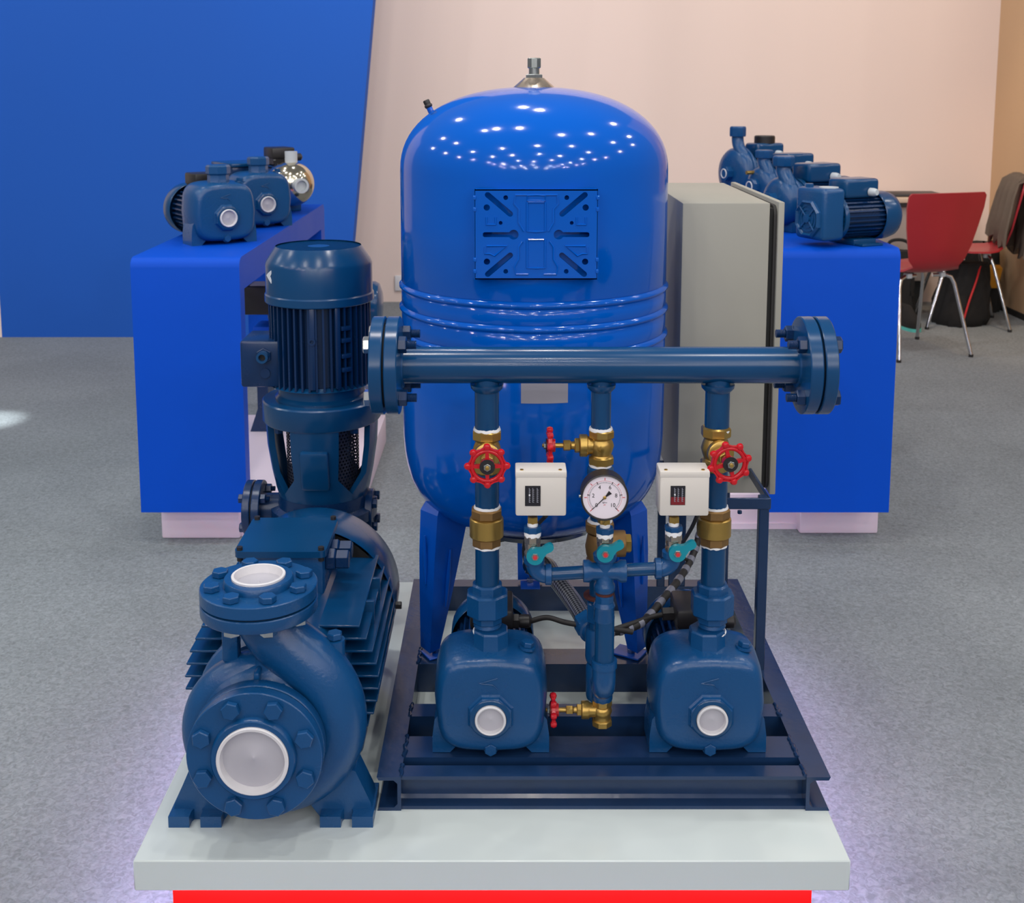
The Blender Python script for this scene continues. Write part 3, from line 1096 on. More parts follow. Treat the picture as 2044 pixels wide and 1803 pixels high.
def riser(label, x, pyt, pyc0, pyc1):
    t = thing('riser_pipe', label, 'pipe', (x, YP, LP[2] + .2), group='riser pipes with unions above the booster pumps')
    M = Matrix.Translation((x, YP, 0))
    vpipe(t, 'pipe', x, YP, .0205, zz(pyc0) - .004, zz(pyt) + .004)
    lo = vpipe(t, 'pipe', x, YP, .0205, zz(1175), zz(pyc1) + .003)
    MB().hexa(.050, zz(1196), zz(1163), M, 8).build('union_hex', 'paint', t)
    MB().hexa(.069, zz(1224), zz(1180), M, 8, ch=.08).build('union_nut', 'paint', t)
    MB().hexa(.049, zz(1241), zz(1222), M, 8).build('union_hex', 'paint', t)
    MB().lathe([(.0235, zz(1258)), (.0215, zz(1252)), (.024, zz(1247)), (.022, zz(1240))], 28, M).build('nipple', 'paint', t)
    tape(t, x, YP, .025, zz(1259), .004)
    tape(t, x, YP, .0225, zz(1012), .006)
    tape(t, x, YP, .0225, zz(pyc1), .005)
    tape(t, x, YP, .0228, zz(857), .006)
    return t


riser('blue riser pipe with large union nut on the left booster pump', XL, 938, 1013, 1088)
riser('blue riser pipe with large union nut on the right booster pump', XR, 934, 1013, 1086)

# middle line: nipple, swing check valve, lower pipe, tee
t = thing('swing_check_valve', 'brown bronze swing check valve right of the middle ball valve', 'valve', (XM, YP, zz(1128)))
M = Matrix.Translation((XM, YP, 0))
MB().hexa(.047, zz(1061), zz(1040), M, 8).build('end_hex', 'brass_brown', t)
MB().lathe([(.020, zz(1064)), (.0215, zz(1072)), (.0245, zz(1090)), (.0225, zz(1106)), (.019, zz(1116))][::-1], 32, M).build('valve_body', 'brass_brown', t)
MB().hexa(.043, zz(1130), zz(1114), M, 8).build('end_hex', 'brass_brown', t)
zs = zz(1085)
MB().lathe([(.0225, 0), (.0225, .042), (.0215, .044)], 32, fr((XM, YP, zs), (1, 0, 0))).build('side_cover', 'brass_brown', t)
MB().hexa(.029, .043, .0535, fr((XM, YP, zs), (1, 0, 0))).build('cover_hex', 'brass', t)

t = thing('return_line', 'blue middle pipe line running down behind the gauge to a hose tee', 'pipe', (XM, YP, zz(1400)))
vpipe(t, 'pipe', XM, YP, .0165, zz(1045), zz(922))
MB().lathe([(.019, zz(950)), (.0225, zz(946)), (.0225, zz(934)), (.0195, zz(930))], 28, M).build('union_hex', 'paint', t)
tape(t, XM, YP, .0195, zz(856), .006)
tape(t, XM, YP, .019, zz(927), .006)
tape(t, XM, YP, .021, zz(1040), .006)
MB().lathe([(.0215, zz(1150)), (.0215, zz(1134)), (.019, zz(1128))], 28, M).build('union_hex', 'paint', t)
vpipe(t, 'pipe', XM, YP, .0165, zz(1395), zz(1140))
MB().lathe([(.018, -.003), (.0265, -.002), (.0265, .001), (.018, .002)], 32, Matrix.Translation((XM, YP, zz(1188)))).build('rusty_ring', 'rust', t)
MB().hexa(.039, zz(1240), zz(1200), M, 8).build('union_nut', 'paint', t)
zt_ = zz(1285)
MB().lathe([(.021, zt_ - .03), (.0225, zt_ - .024), (.0225, zt_ + .024), (.021, zt_ + .03)], 28, M).build('tee_body', 'paint', t)
h0 = U(1166, 1236, 2.0)
tvec = h0 - Vector((XM, YP, zt_))
tdir = tvec.normalized()
tl = tvec.length
MB().lathe([(.018, 0), (.018, tl - .045), (.0215, tl - .043), (.0215, tl - .03)], 28, fr((XM, YP, zt_), tdir)).build('tee_branch', 'paint', t)
MB().hexa(.040, tl - .034, tl - .004, fr((XM, YP, zt_), tdir)).build('hose_nut', 'paint', t)
el = [Vector((XM, YP, zz(1375))), Vector((XM, YP, zz(1390))), Vector((XM, YP - .004, zz(1398)))]
MB().lathe([(.0195, zz(1392)), (.021, zz(1386)), (.021, zz(1330)), (.0185, zz(1322))], 28, M).build('coupling', 'paint', t)

# braided hose from the tank's bottom to the tee
h0 = h0 - tdir * .006
h1 = Vector((TX, TY, .425))
pth = spline([h0, U(1143, 1200, 2.07), U(1110, 1156, 2.16), U(1092, 1130, 2.23), h1 + Vector((.006, -.05, -.012))], 8)
hs = MB().tube(pth, .0165, 18).build('braided_hose', 'braid')
tag(hs, 'braided steel hose sloping down from the tank bottom to the pipe tee', 'hose')
t = thing('hose_elbow', 'black elbow joining the braided hose to the tank bottom', 'fitting', h1)
e = MB().tube([h1 + Vector((0, 0, .03)), h1 + Vector((0, 0, .008)), h1 + Vector((0, -.010, -.006)), h1 + Vector((.0, -.06, -.012))], .0215, 18).build('elbow', 'paint_dark', t)
MB().hexa(.046, 0, .02, fr(h1 + Vector((0.004, -.045, -.010)), (.2, -1, -.3))).build('elbow_nut', 'paint_dark', t)

# ------------------------------------------------------------------ instrument cross
YC = 1.845
xc = U(1207, 1140, YC).x
zcr = ZP(1140, YC)
t = thing('instrument_cross', 'blue pipe cross with side arms carrying gauge and pressure switches', 'pipe', (xc, YC, zz(1400, YC)))


def zc_(py):
    return ZP(py, YC)


M = Matrix.Translation((xc, YC, 0))
MB().lathe([(.0155, zc_(1180)), (.0175, zc_(1177)), (.0175, zc_(1167)), (.0145, zc_(1162)), (.0145, zc_(1120)), (.0185, zc_(1117)), (.0195, zc_(1106)), (.017, zc_(1103))], 28, M).build('cross_body', 'paint', t)
MB().lathe([(.0125, -.036), (.0180, -.035), (.0185, -.026), (.0145, -.020), (.0145, .020), (.0185, .026), (.0180, .035), (.0125, .036)], 28, fr((xc, YC, zcr), UPX)).build('cross_arm', 'paint', t)
zl, zr = ZP(1147, YC), ZP(1135, YC)
xe0, xe1 = U(1066, 1130, YC).x, U(1342, 1122, YC).x
MB().cyl(.0108, 0, 1, 20, fr((xe0 + .02, YC, zl), Vector((xc - xe0 - .02, 0, zcr - zl))) @ Matrix.Diagonal((1, 1, (xc - xe0 - .02), 1))).build('arm_pipe', 'paint_smooth', t)
MB().cyl(.0108, 0, 1, 20, fr((xe1 - .02, YC, zr), Vector((xc - xe1 + .02, 0, zcr - zr))) @ Matrix.Diagonal((1, 1, (xe1 - .02 - xc), 1))).build('arm_pipe', 'paint_smooth', t)
for sgn, xe, zl_ in ((1, xe0, zl), (-1, xe1, zr)):
    rr = .021
    pts = [Vector((xe + sgn * (rr - rr * math.cos(a)), YC, zl_ + rr - rr * math.sin(a))) for a in [R(90 * i / 8) for i in range(9)]]
    pts = [Vector((xe, YC, zl_ + rr + .004))] + pts + [Vector((xe + sgn * (rr + .004), YC, zl_))]
    e = MB().tube(pts, .0142, 20).build('elbow', 'paint', t)
    MB().lathe([(.0142, -.003), (.017, -.002), (.017, .007), (.0145, .008)], 24, fr((xe, YC, zl_ + rr + .002), UPZ)).build('elbow_collar', 'paint', e)
    MB().lathe([(.0138, -.002), (.0138, .0015)], 24, fr((xe, YC, zl_ + rr - .003), UPZ)).build('rust_band', 'rust', e)
    MB().lathe([(.0142, -.004), (.0172, -.003), (.0172, .006), (.0145, .007)], 24, fr((xe + sgn * (rr + .001), YC, zl_), (sgn, 0, 0))).build('elbow_collar', 'paint', e)
# down pipe of the front line
MB().lathe([(.0145, zc_(1186)), (.0145, zc_(1181))], 24, M).build('rust_band', 'rust', t)
MB().hexa(.029, zc_(1202), zc_(1186), M, 8).build('union_hex', 'paint', t)
MB().lathe([(.0165, zc_(1238)), (.0175, zc_(1234)), (.0165, zc_(1212)), (.018, zc_(1208)), (.0155, zc_(1200))], 28, M).build('coupling', 'paint', t)
vpipe(t, 'down_pipe', xc + .001, YC, .0162, zc_(1345), zc_(1230))
zb0 = zc_(1352)
pts = [Vector((xc + .001, YC, zc_(1326))), Vector((xc + .001, YC, zb0))] + [Vector((xc + .001, YC + .03 - .03 * math.cos(a), zb0 - .03 * math.sin(a))) for a in [R(90 * i / 7) for i in range(1, 8)]] + [Vector((xc + .001, YC + .04, zb0 - .03))]
e = MB().tube(pts, .0195, 24).build('elbow', 'paint', t)
MB().ring(.0215, .015, -.004, .008, 28, Matrix.Translation((xc + .001, YC, zc_(1326)))).build('elbow_collar', 'paint', e)
zt2 = zz(1385, 1.9)
MB().lathe([(.016, zt2 - .012), (.018, zt2 - .008), (.018, zt2 + .012), (.016, zt2 + .02)], 24, Matrix.Translation((.1655, 1.90, 0))).build('tee_outlet', 'paint', t)
tape(t, .1655, 1.90, .0155, zz(1392, 1.9), .008)


def ball_valve(label, x, yv, pys, hpx, hpy, ang):
    """pys = photo rows of nipple top, coupler, tape, body bottom"""
    t = thing('ball_valve', label, 'valve', (x, yv, ZP(pys[4], yv)), group='small ball valves with teal levers')
    M = Matrix.Translation((x, yv, 0))
    z = [ZP(p, yv) for p in pys]
    MB().hexa(.016, z[1], z[0], M).build('nipple', 'brass', t)
    tape(t, x, yv, .0082, z[1] - .002, .008)
    MB().hexa(.028, z[2], z[1] - .005, M, 8).build('coupler', 'paint', t)
    tape(t, x, yv, .0135, z[2] - .002, .010)
    b = MB().hexa(.0265, z[3], z[2] - .004, M, 8).build('body_hex', 'nickel', t)
    MB().lathe([(.0128, z[4] - .004), (.0125, z[4] + .004), (.0135, z[4] + .012), (.0118, z[4] + .016), (.013, z[3] - .004), (.0128, z[3] + .002)], 24, M).build('valve_body', 'nickel', t)
    tape(t, x, yv, .0135, z[4], .006)
    hc = U(hpx, hpy, yv - .019)
    Mh = Matrix.Translation(hc) @ Matrix.Rotation(PI / 2, 4, 'X') @ Matrix.Rotation(ang, 4, 'Z')
    rr, L = .0140, .034
    poly = [(rr * math.cos(a), rr * math.sin(a)) for a in [R(40 + 280 * i / 20) for i in range(21)]]
    poly += [(L * .55, -.0052), (L * .8, -.0058)] + [(L - .006 + .0066 * math.cos(a), .0012 + .0066 * math.sin(a)) for a in [R(-70 + 150 * i / 8) for i in range(9)]] + [(L * .7, .0078), (L * .5, .0068)]
    lv = MB().prism(poly, .009, Mh @ Matrix.Translation((0, 0, -.0045))).build('lever', 'teal', t, smooth=30)
    MB().hexa(.011, .0045, .0065, Mh).build('lever_nut', 'zinc', lv)
    MB().lathe([(.003, .0065), (.0035, .0085), (0, .0088)], 12, Mh).build('lever_screw', 'ink_red', lv)
    return t


ball_valve('small ball valve with teal lever under the left pressure switch', U(1063, 1090, YC).x, YC, (1031, 1044, 1062, 1083, 1116), 1068, 1110, R(30))
ball_valve('small ball valve with teal lever under the pressure gauge', xc - .0005, YC, (1036, 1046, 1064, 1080, 1114), 1208, 1105, R(30))
ball_valve('small ball valve with teal lever under the right pressure switch', U(1344, 1085, YC).x, YC, (1030, 1043, 1059, 1078, 1106), 1352, 1104, R(30))


# ------------------------------------------------------------------ pressure switches
def pswitch(label, px0, px1, py0, py1, pxl, red, depth, yaw=0):
    YF = 1.822
    a, b = U(px0, py1, YF), U(px1, py0, YF)
    x0, x1, z0, z1 = a.x, b.x, a.z, b.z
    t = thing('pressure_switch', label, 'switch', ((x0 + x1) / 2, YF + depth / 2, z0), group='cream pressure switches')
    MB().bx(x0, x1, YF, YF + depth, z0, z1, .0035).build('housing', 'box_cream', t)
    MB().bx(x0 - .0004, x1 + .0004, YF - .0006, YF + depth * .9, z1 - .0105, z1 + .001, .002).build('cover_rim', 'box_cream', t)
    for xx in (x0 + .010, x1 - .010):
        MB().lathe([(.0028, 0), (.0028, .0015), (0, .002)], 12, Matrix.Translation((xx, YF + .006, z1 + .0008))).build('screw', 'brass', t)
    l0, l1 = U(pxl[0], pxl[3], YF), U(pxl[1], pxl[2], YF)
    p = MB().bx(l0.x, l1.x, YF - .0012, YF, l0.z, l1.z).build('scale_plate', 'plate_black', t)
    w_, h_ = l1.x - l0.x, l1.z - l0.z
    if red:
        MB().bx(l0.x + .0006, l1.x - .0006, YF - .0016, YF - .0008, l0.z + .0006, l0.z + h_ * .42).build('scale_panel', 'plate_red', p)
    for fx in (.27, .5, .78):
        MB().bx(l0.x + w_ * fx - .0004, l0.x + w_ * fx + .0004, YF - .002, YF - .001, l0.z + h_ * .18, l1.z - h_ * .1).build('scale_line', 'ink_light', p)
        for k in range(7):
            zk = l0.z + h_ * (.2 + .1 * k)
            MB().bx(l0.x + w_ * fx, l0.x + w_ * (fx + .09), YF - .002, YF - .001, zk - .0003, zk + .0003).build('scale_tick', 'ink_light', p)
    MB().bx(l0.x + w_ * .24, l0.x + w_ * .33, YF - .0025, YF - .001, l0.z + h_ * .52, l0.z + h_ * .58).build('pointer', 'tape_white', p)
    MB().bx(x0 + .024, x1 - .024, YF + .014, YF + depth - .01, z0 - .004, z0 + .002).build('base_flange', 'nickel', t)
    return t


pswitch('cream pressure switch left of the round gauge', 1029, 1131, 942, 1031, (1048, 1079, 970, 1010), False, .05)
pswitch('cream pressure switch right of the round gauge', 1316, 1417, 942, 1031, (1338, 1368, 970, 1008), True, .05)

# ------------------------------------------------------------------ pressure gauge
YG = 1.812
gc = U(1207, 993, YG)
t = thing('pressure_gauge', 'round black rimmed pressure gauge with white dial', 'gauge', gc)
Mg = fr(gc, FRONT)
Mg = Matrix.Translation(gc) @ Matrix.Rotation(PI / 2, 4, 'X')
MB().lathe([(.030, -.032), (.0375, -.03), (.0378, -.003), (.0382, -.002), (.0382, .003), (.0362, .004), (.0352, .0015)], 56, Mg, caps=False).build('case', 'black_plastic', t)
MB().lathe([(.0372, -.031), (0, -.031)], 40, Mg).build('case_back', 'black_plastic', t)
dl = MB().lathe([(.0358, -.001), (.0358, .0006), (0, .0006)], 56, Mg).build('dial', 'dial_white', t)
a0, a1 = R(225), R(-45)
for k in range(51):
    a = a0 + (a1 - a0) * k / 50
    L = .0046 if k % 10 == 0 else .0018
    r0 = .0238
    Mk = Mg @ Matrix.Rotation(a, 4, 'Z')
    MB().bx(r0, r0 + L, -.00028 if k % 10 else -.0006, .00028 if k % 10 else .0006, .0006, .0010, 0, Mk).build('tick', 'ink_black', dl)
for k in range(7):
    a = a0 + (a1 - a0) * k / 6
    Mk = Mg @ Matrix.Rotation(a, 4, 'Z')
    MB().bx(.0285, .0325, -.0005, .0005, .0006, .0010, 0, Mk).build('tick', 'ink_red', dl)
MB().tube([Mg @ Vector((.0275 * math.cos(a0 + (a1 - a0) * i / 40), .0275 * math.sin(a0 + (a1 - a0) * i / 40), .0007)) for i in range(41)], .0002, 5).build('scale_arc', 'ink_red', dl)
for k, s in enumerate(('0', '2', '4', '6', '8', '10')):
    a = a0 + (a1 - a0) * k / 5
    text_mb(s, .0090, .0001, Mg @ Matrix.Translation((.0185 * math.cos(a), .0185 * math.sin(a), .0008))).build('numeral', 'ink_black', dl, smooth=0)
text_mb('kgf/cm', .003, .0001, Mg @ Matrix.Translation((0, -.0085, .0008))).build('unit_mark', 'ink_black', dl, smooth=0)
text_mb('psi', .003, .0001, Mg @ Matrix.Translation((0, -.0122, .0008))).build('unit_mark', 'ink_red', dl, smooth=0)
an = R(225)
Mn = Mg @ Matrix.Rotation(an, 4, 'Z')
MB().prism([(-.0125, -.0034), (-.0105, .0004 - .0032), (-.002, -.0009), (.0265, -.0002), (.0265, .0002), (-.002, .0009), (-.0105, .0028), (-.0125, .0034)], .0006, Mn @ Matrix.Translation((0, 0, .0014))).build('needle', 'ink_black', t)
MB().lathe([(.0026, .0006), (.0026, .0026), (.001, .0032), (0, .0032)], 16, Mg).build('pivot', 'brass', t)
MB().cyl(.0025, 0, .004, 10, fr(gc + Vector((-.037, .006, 0)), (-1, 0, 0))).build('case_screw', 'zinc', t)
MB().tube([gc + Vector((0, .016, -.033)), gc + Vector((0, .026, -.036)), Vector((gc.x, YC, ZP(1040, YC)))], .0085, 14).build('socket', 'brass', t)

# ------------------------------------------------------------------ cables
lg_ = Vector(LP) + Vector((.072, .116, .082 + .073 + .014))
rg_ = Vector(RP) + Vector((.036, .116, .082 + .073 + .014))
lg_ = Vector(LP) + Vector((.070, .116, .166))
p = spline([lg_, U(1092, 1233, 2.02), U(1130, 1243, 1.995), U(1185, 1252, 1.97), U(1225, 1256, 1.97), U(1262, 1262, 1.98)], 8)
tag(MB().tube(p, .0048, 10).build('power_cable', 'rubber'), 'black cable from the left pump motor to the middle pipe', 'cable')
wrap = spline([U(1215, 1262, 1.985), U(1245, 1258, 1.99), U(1285, 1240, 2.02), U(1325, 1195, 2.1), U(1360, 1150, 2.2), U(1382, 1110, 2.27), U(1398, 1060, 2.3), U(1404, 1010, 2.32)], 10)
t = thing('wrapped_cable', 'black cable bundle in clear spiral wrap rising to the grey cabinet', 'cable', wrap[0])
MB().tube(wrap, .0072, 12).build('cable_core', 'rubber', t)
ln = 0
nb = 0
for i in range(2, len(wrap) - 3, 5):
    seg = wrap[i:i + 3]
    MB().tube(seg, .0082, 12).build('wrap_turn', 'wrap_clear', t)
q = spline([U(1330, 1226, 2.05), U(1300, 1232, 2.03), U(1262, 1245, 2.0), U(1228, 1256, 1.975)], 8)
t = thing('pump_cable', 'short black cable with gland at the right pump motor', 'cable', q[0])
MB().tube(q, .0048, 10).build('cable', 'rubber', t)
MB().hexa(.022, -.008, .02, fr(q[0], (1, 0, .05))).build('gland', 'black_plastic', t)
p = spline([U(1090, 1030, 1.86), U(1078, 1042, 1.92), U(1066, 1056, 2.0), U(1050, 1075, 2.12), U(1046, 1110, 2.2), U(1060, 1150, 2.25)], 8)
tag(MB().tube(p, .0035, 8).build('sensor_cable', 'rubber'), 'thin black cable leaving the left pressure switch downwards', 'cable')
p = spline([U(1392, 1028, 1.87), U(1380, 1055, 1.95), U(1362, 1085, 2.1), U(1350, 1105, 2.2), U(1376, 1120, 2.26)], 8)
tag(MB().tube(p, .0035, 8).build('sensor_cable', 'rubber'), 'thin black cable leaving the right pressure switch downwards', 'cable')

# ------------------------------------------------------------------ big flanged end-suction pump
AX_, AZ_, YV = -.388, .358, 1.785
t = thing('centrifugal_pump', 'big dark blue centrifugal pump with bolted flanges at the plinth front', 'pump', (AX_, 1.95, ST))
BIG = t
MF = fr((AX_, YV, AZ_), FRONT)
# spiral casing and nozzle as one swept casting
pts, rad = [], []
for i in range(41):
    a = R(95 + 287 * i / 40)
    f = i / 40
    outer = .124 + .042 * f
    rt = .032 + .020 * f
    pts.append(Vector((AX_ + (outer - rt) * math.cos(a), YV, AZ_ + (outer - rt) * math.sin(a))))
    rad.append(rt)
p0 = pts[-1]
tg = (pts[-1] - pts[-2]).normalized()
p3 = Vector((AX_ - .004, YV, AZ_ + .200))
for p, k in zip(bez(p0, p0 + tg * .085, p3 + Vector((.012, 0, -.07)), p3, 16)[1:], range(1, 17)):
    pts.append(p)
    rad.append(.052 - .008 * k / 16)
vol = MB().tube(pts, rad, 24).build('volute_casing', 'paint', t, smooth=60)
MB().lathe([(.10, -.05), (.118, -.03), (.122, 0), (.118, .018), (.104, .034), (.092, .044), (.086, .052), (.084, .060)], 56, MF).build('casing_cover', 'paint', t, smooth=60)
for a, nm in ((R(92), 'casting_rib'), (R(225), 'casting_rib'), (R(-30), 'casting_rib')):
    Mr = MF @ Matrix.Rotation(a, 4, 'Z')
    MB().bx(.088, .112, -.005, .005, .015, .05, .004, Mr).build(nm, 'paint', vol)
# suction flanges
YS = YV
MB().lathe([(.080, .052), (.1035, .054), (.105, .056), (.105, .074), (.1035, .0755)], 64, MF).build('casing_flange', 'paint', t)
MB().cyl(.098, .0755, .0785, 48, MF).build('gasket', 'gasket_black', t)
fl = MB().lathe([(.1035, .0785), (.105, .080), (.105, .0965), (.1035, .098), (.0665, .098), (.0655, .106), (.063, .1085), (.056, .1085), (.055, .085)], 64, MF, caps=False).build('suction_flange', 'paint', t)
bolt_set(t, (AX_, YV, AZ_), FRONT, .0855, 8, .0255, (.098, .1085), (.043, .054), None, R(22.5), 'paint')
cp = MB().lathe([(.0555, .104), (.0555, .1115), (.054, .1125), (.0500, .1120), (.0480, .0985)], 56, MF, caps=False).build('flange_cap', 'cap_white', t)
MB().lathe([(.0486, .0995), (.003, .1002), (.0015, .1014), (0, .1014)], 48, MF).build('cap_disc', 'cap_face', cp)
# discharge flanges
dz = .609
MD = Matrix.Translation((AX_ - .006, YV - .001, 0))
MB().lathe([(.046, dz - .066), (.050, dz - .058), (.091, dz - .055), (.0925, dz - .053), (.0925, dz - .037), (.091, dz - .0355)], 64, MD).build('casing_flange', 'paint', t)
MB().cyl(.086, dz - .0355, dz - .0325, 48, MD).build('gasket', 'gasket_black', t)
MB().lathe([(.091, dz - .0325), (.0925, dz - .031), (.0925, dz - .0135), (.091, dz - .012), (.0555, dz - .012), (.0545, dz - .002), (.053, dz), (.042, dz), (.041, dz - .02)], 64, MD, caps=False).build('discharge_flange', 'paint', t)
bolt_set(t, (AX_ - .006, YV - .001, dz), UPZ, .0735, 8, .0235, (-.012, -.0015), (-.066, -.055), None, R(22.5), 'paint', 'chrome')
cp = MB().lathe([(.0425, dz - .004), (.0425, dz + .003), (.041, dz + .004), (.0382, dz + .0036), (.0362, dz - .011)], 48, MD, caps=False).build('flange_cap', 'cap_white', t)
MB().lathe([(.037, dz - .0100), (.003, dz - .0095), (.0015, dz - .008), (0, dz - .008)], 40, MD).build('cap_disc', 'cap_face', cp)
# web and boss under the flange
MB().bx(AX_ - .066, AX_ - .040, YV - .012, YV + .012, AZ_ + .11, dz - .055, .004).build('support_web', 'paint', vol)
bo = U(668, 1276, 1.80)
MB().cyl(.0165, -.035, .0, 20, Matrix.Translation(bo)).build('plug_boss', 'paint', vol)
pg = MB().hexa(.022, .001, .012, Matrix.Translation(bo)).build('vent_plug', 'paint', t)
# feet
for sx, xa, xb in ((-1, -.548, -.462), (1, -.302, -.216)):
    inn = xb if sx < 0 else xa
    out = xa if sx < 0 else xb
    poly = [(out, ST), (inn, ST), (inn - sx * .038, ST + .055), (inn - sx * .03, ST + .105), (out + (-sx) * .03, ST + .085), (out + (-sx) * .006, ST + .03)]
    f = MB().prism(poly, .055, Matrix(((1, 0, 0, 0), (0, 0, 1, 1.785), (0, 1, 0, 0), (0, 0, 0, 1)))).build('foot', 'paint', t)
    xm = (xa + xb) / 2
    y0, y1 = 1.763, 1.858
    pad = [(xa, y0), (xm - .009, y0), (xm - .009, y0 + .016)] + [(xm - .009 * math.cos(q), y0 + .016 + .009 * math.sin(q)) for q in (R(45), R(90), R(135))] + [(xm + .009, y0 + .016), (xm + .009, y0), (xb, y0), (xb, y1), (xa, y1)]
    MB().prism(pad, .019, Matrix.Translation((0, 0, ST))).build('foot_pad', 'paint', f)
# motor
MB().lathe([(.118, -.045), (.128, -.06), (.13, -.075), (.118, -.10), (.112, -.13)], 48, MF).build('motor_bracket', 'paint', t)
MK = fr((AX_, 1.90, AZ_), UPY)
MB().cyl(.124, 0, .34, 48, MK).build('motor_housing', 'paint_smooth', t)
for k in range(11):
    dzf = -.125 + .0228 * k
    wx = math.sqrt(max(0, .168 ** 2 - dzf ** 2)) if k < 10 else .136
    inner = math.sqrt(max(0, .118 ** 2 - dzf ** 2)) if abs(dzf) < .117 else .03
    for sx in (-1, 1):
        a, b = sorted((AX_ + sx * inner, AX_ + sx * wx))
        MB().bx(a, b, 1.915, 2.225, AZ_ + dzf - .0022, AZ_ + dzf + .0022, .0012, seg=1).build('cooling_fin', 'paint_smooth', t)
for yy in (2.02, 2.12):
    MB().bx(AX_ + .115, AX_ + .150, yy - .004, yy + .004, AZ_ + .058, AZ_ + .103, .001, seg=1).build('fin_stiffener', 'paint_smooth', t)
for sx in (-1, 1):
    MB().bx(AX_ + sx * .10 - .03, AX_ + sx * .10 + .03, 1.98, 2.16, ST, ST + .06, .006).build('motor_foot', 'paint', t)
MB().lathe([(.166, .305), (.1675, .308), (.1675, .42), (.162, .435), (.14, .447), (0, .447)], 64, MK, caps=False).build('fan_cover', 'paint_smooth', t)
MB().lathe([(.160, .31), (.125, .312), (.125, .33)], 48, MK, caps=False).build('cover_inner', 'gasket_black', t)
MB().hexa(.014, 0, .014, fr((AX_ + .165, 2.235, AZ_ - .005), UPX)).build('cover_bolt', 'black_plastic', t)
lx0, lx1, ly0, ly1, lz = -.490, -.325, 2.022, 2.192, .552
tb = MB().bx(lx0 + .006, lx1 - .006, ly0 + .008, ly1 - .006, AZ_ + .09, lz - .012, .006).build('terminal_box', 'paint', t)
lidp = rrect(lx0, lx1, ly0, ly1, .012)
MB().prism(lidp, .012, Matrix.Translation((0, 0, lz - .012))).build('box_lid', 'paint_smooth', tb)
for xx in (lx0 + .009, lx1 - .009):
    for yy in (ly0 + .009, ly1 - .009):
        MB().cyl(.0055, lz - .02, lz + .006, 14, Matrix.Translation((xx, yy, 0))).build('lid_screw', 'black_plastic', tb)
for yy in (2.07, 2.115):
    g = MB().hexa(.036, 0, .018, fr((lx1 - .006, yy, lz - .034), UPX)).build('cable_gland', 'paint_dark', tb)
    MB().hexa(.031, .018, .042, fr((lx1 - .006, yy, lz - .034), UPX)).build('gland_nut', 'paint_dark', tb)
MB().ring(.010, .006, -.004, .004, 16, fr((AX_ + .02, 2.21, AZ_ + .12), UPX)).build('lifting_eye', 'paint', t)

# ------------------------------------------------------------------ vertical inline pump
VX, VY = -.409, 2.545
t = thing('vertical_pump', 'tall dark blue vertical pump with upright finned motor, behind the big pump', 'pump', (VX, VY, ST))
MV = Matrix.Translation((VX, VY, 0))
MB().lathe([(.1165, .918), (.1185, .920), (.1185, .935), (.1160, .938), (.1160, 1.000), (.113, 1.008), (.094, 1.037), (.0925, 1.039)], 64, MV, caps=False).build('fan_cover', 'paint_smooth', t)
gl_ = MB().lathe([(.0925, 1.036), (0, 1.036)], 48, MV).build('fan_grille', 'gasket_black', t)
for k in range(-10, 11):
    yy = k * .0088
    hw = math.sqrt(max(1e-6, .092 ** 2 - yy ** 2))
    MB().bx(VX - hw, VX + hw, VY + yy - .0015, VY + yy + .0015, 1.0355, 1.0366, 0, Matrix.Translation((VX, VY, 0)) @ Matrix.Rotation(R(38), 4, 'Z') @ Matrix.Translation((-VX, -VY, 0))).build('grille_bar', 'paint_smooth', gl_)
MB().lathe([(.024, 1.036), (.024, 1.0372), (0, 1.0372)], 24, MV).build('grille_hub', 'paint_smooth', gl_)
MB().prism(fin_profile(.111, .016, 44, .28), .19, MV @ Matrix.Translation((0, 0, .737))).build('motor_housing', 'paint_dark', t, smooth=20)
for a in (R(-90), R(-62)):
    d = Vector((math.cos(a), math.sin(a), 0))
    MB().bx(-.006, .006, -.004, .006, .742, .918, .002, MV @ Matrix.Rotation(a + PI / 2, 4, 'Z') @ Matrix.Translation((0, -.110, 0))).build('housing_rib', 'paint_dark', t)
MB().ring(.008, .004, 0, .006, 16, fr((VX, VY - .112, .848), FRONT)).build('lug_eye', 'paint_dark', t)
for zz_ in (.782, .812, .846, .872):
    a = R(-52)
    MB().bx(-.012, .012, -.006, .006, zz_ - .005, zz_ + .005, .002, MV @ Matrix.Rotation(a + PI / 2, 4, 'Z') @ Matrix.Translation((0, -.109, 0))).build('housing_lug', 'paint_dark', t)
MB().lathe([(.112, .735), (.1, .742), (.095, .739), (.095, .712), (.102, .706), (.102, .700)][::-1], 56, MV).build('end_shield', 'paint_smooth', t)
MB().lathe([(.127, .652), (.130, .656), (.130, .698), (.127, .701), (.09, .703)], 72, MV).build('motor_flange', 'paint_smooth', t)
for k in range(4):
    a = R(45 + 90 * k)
    MB().hexa(.016, -.012, .0, fr((VX + .115 * math.cos(a), VY + .115 * math.sin(a), .652), UPZ)).build('flange_bolt', 'paint_dark', t)
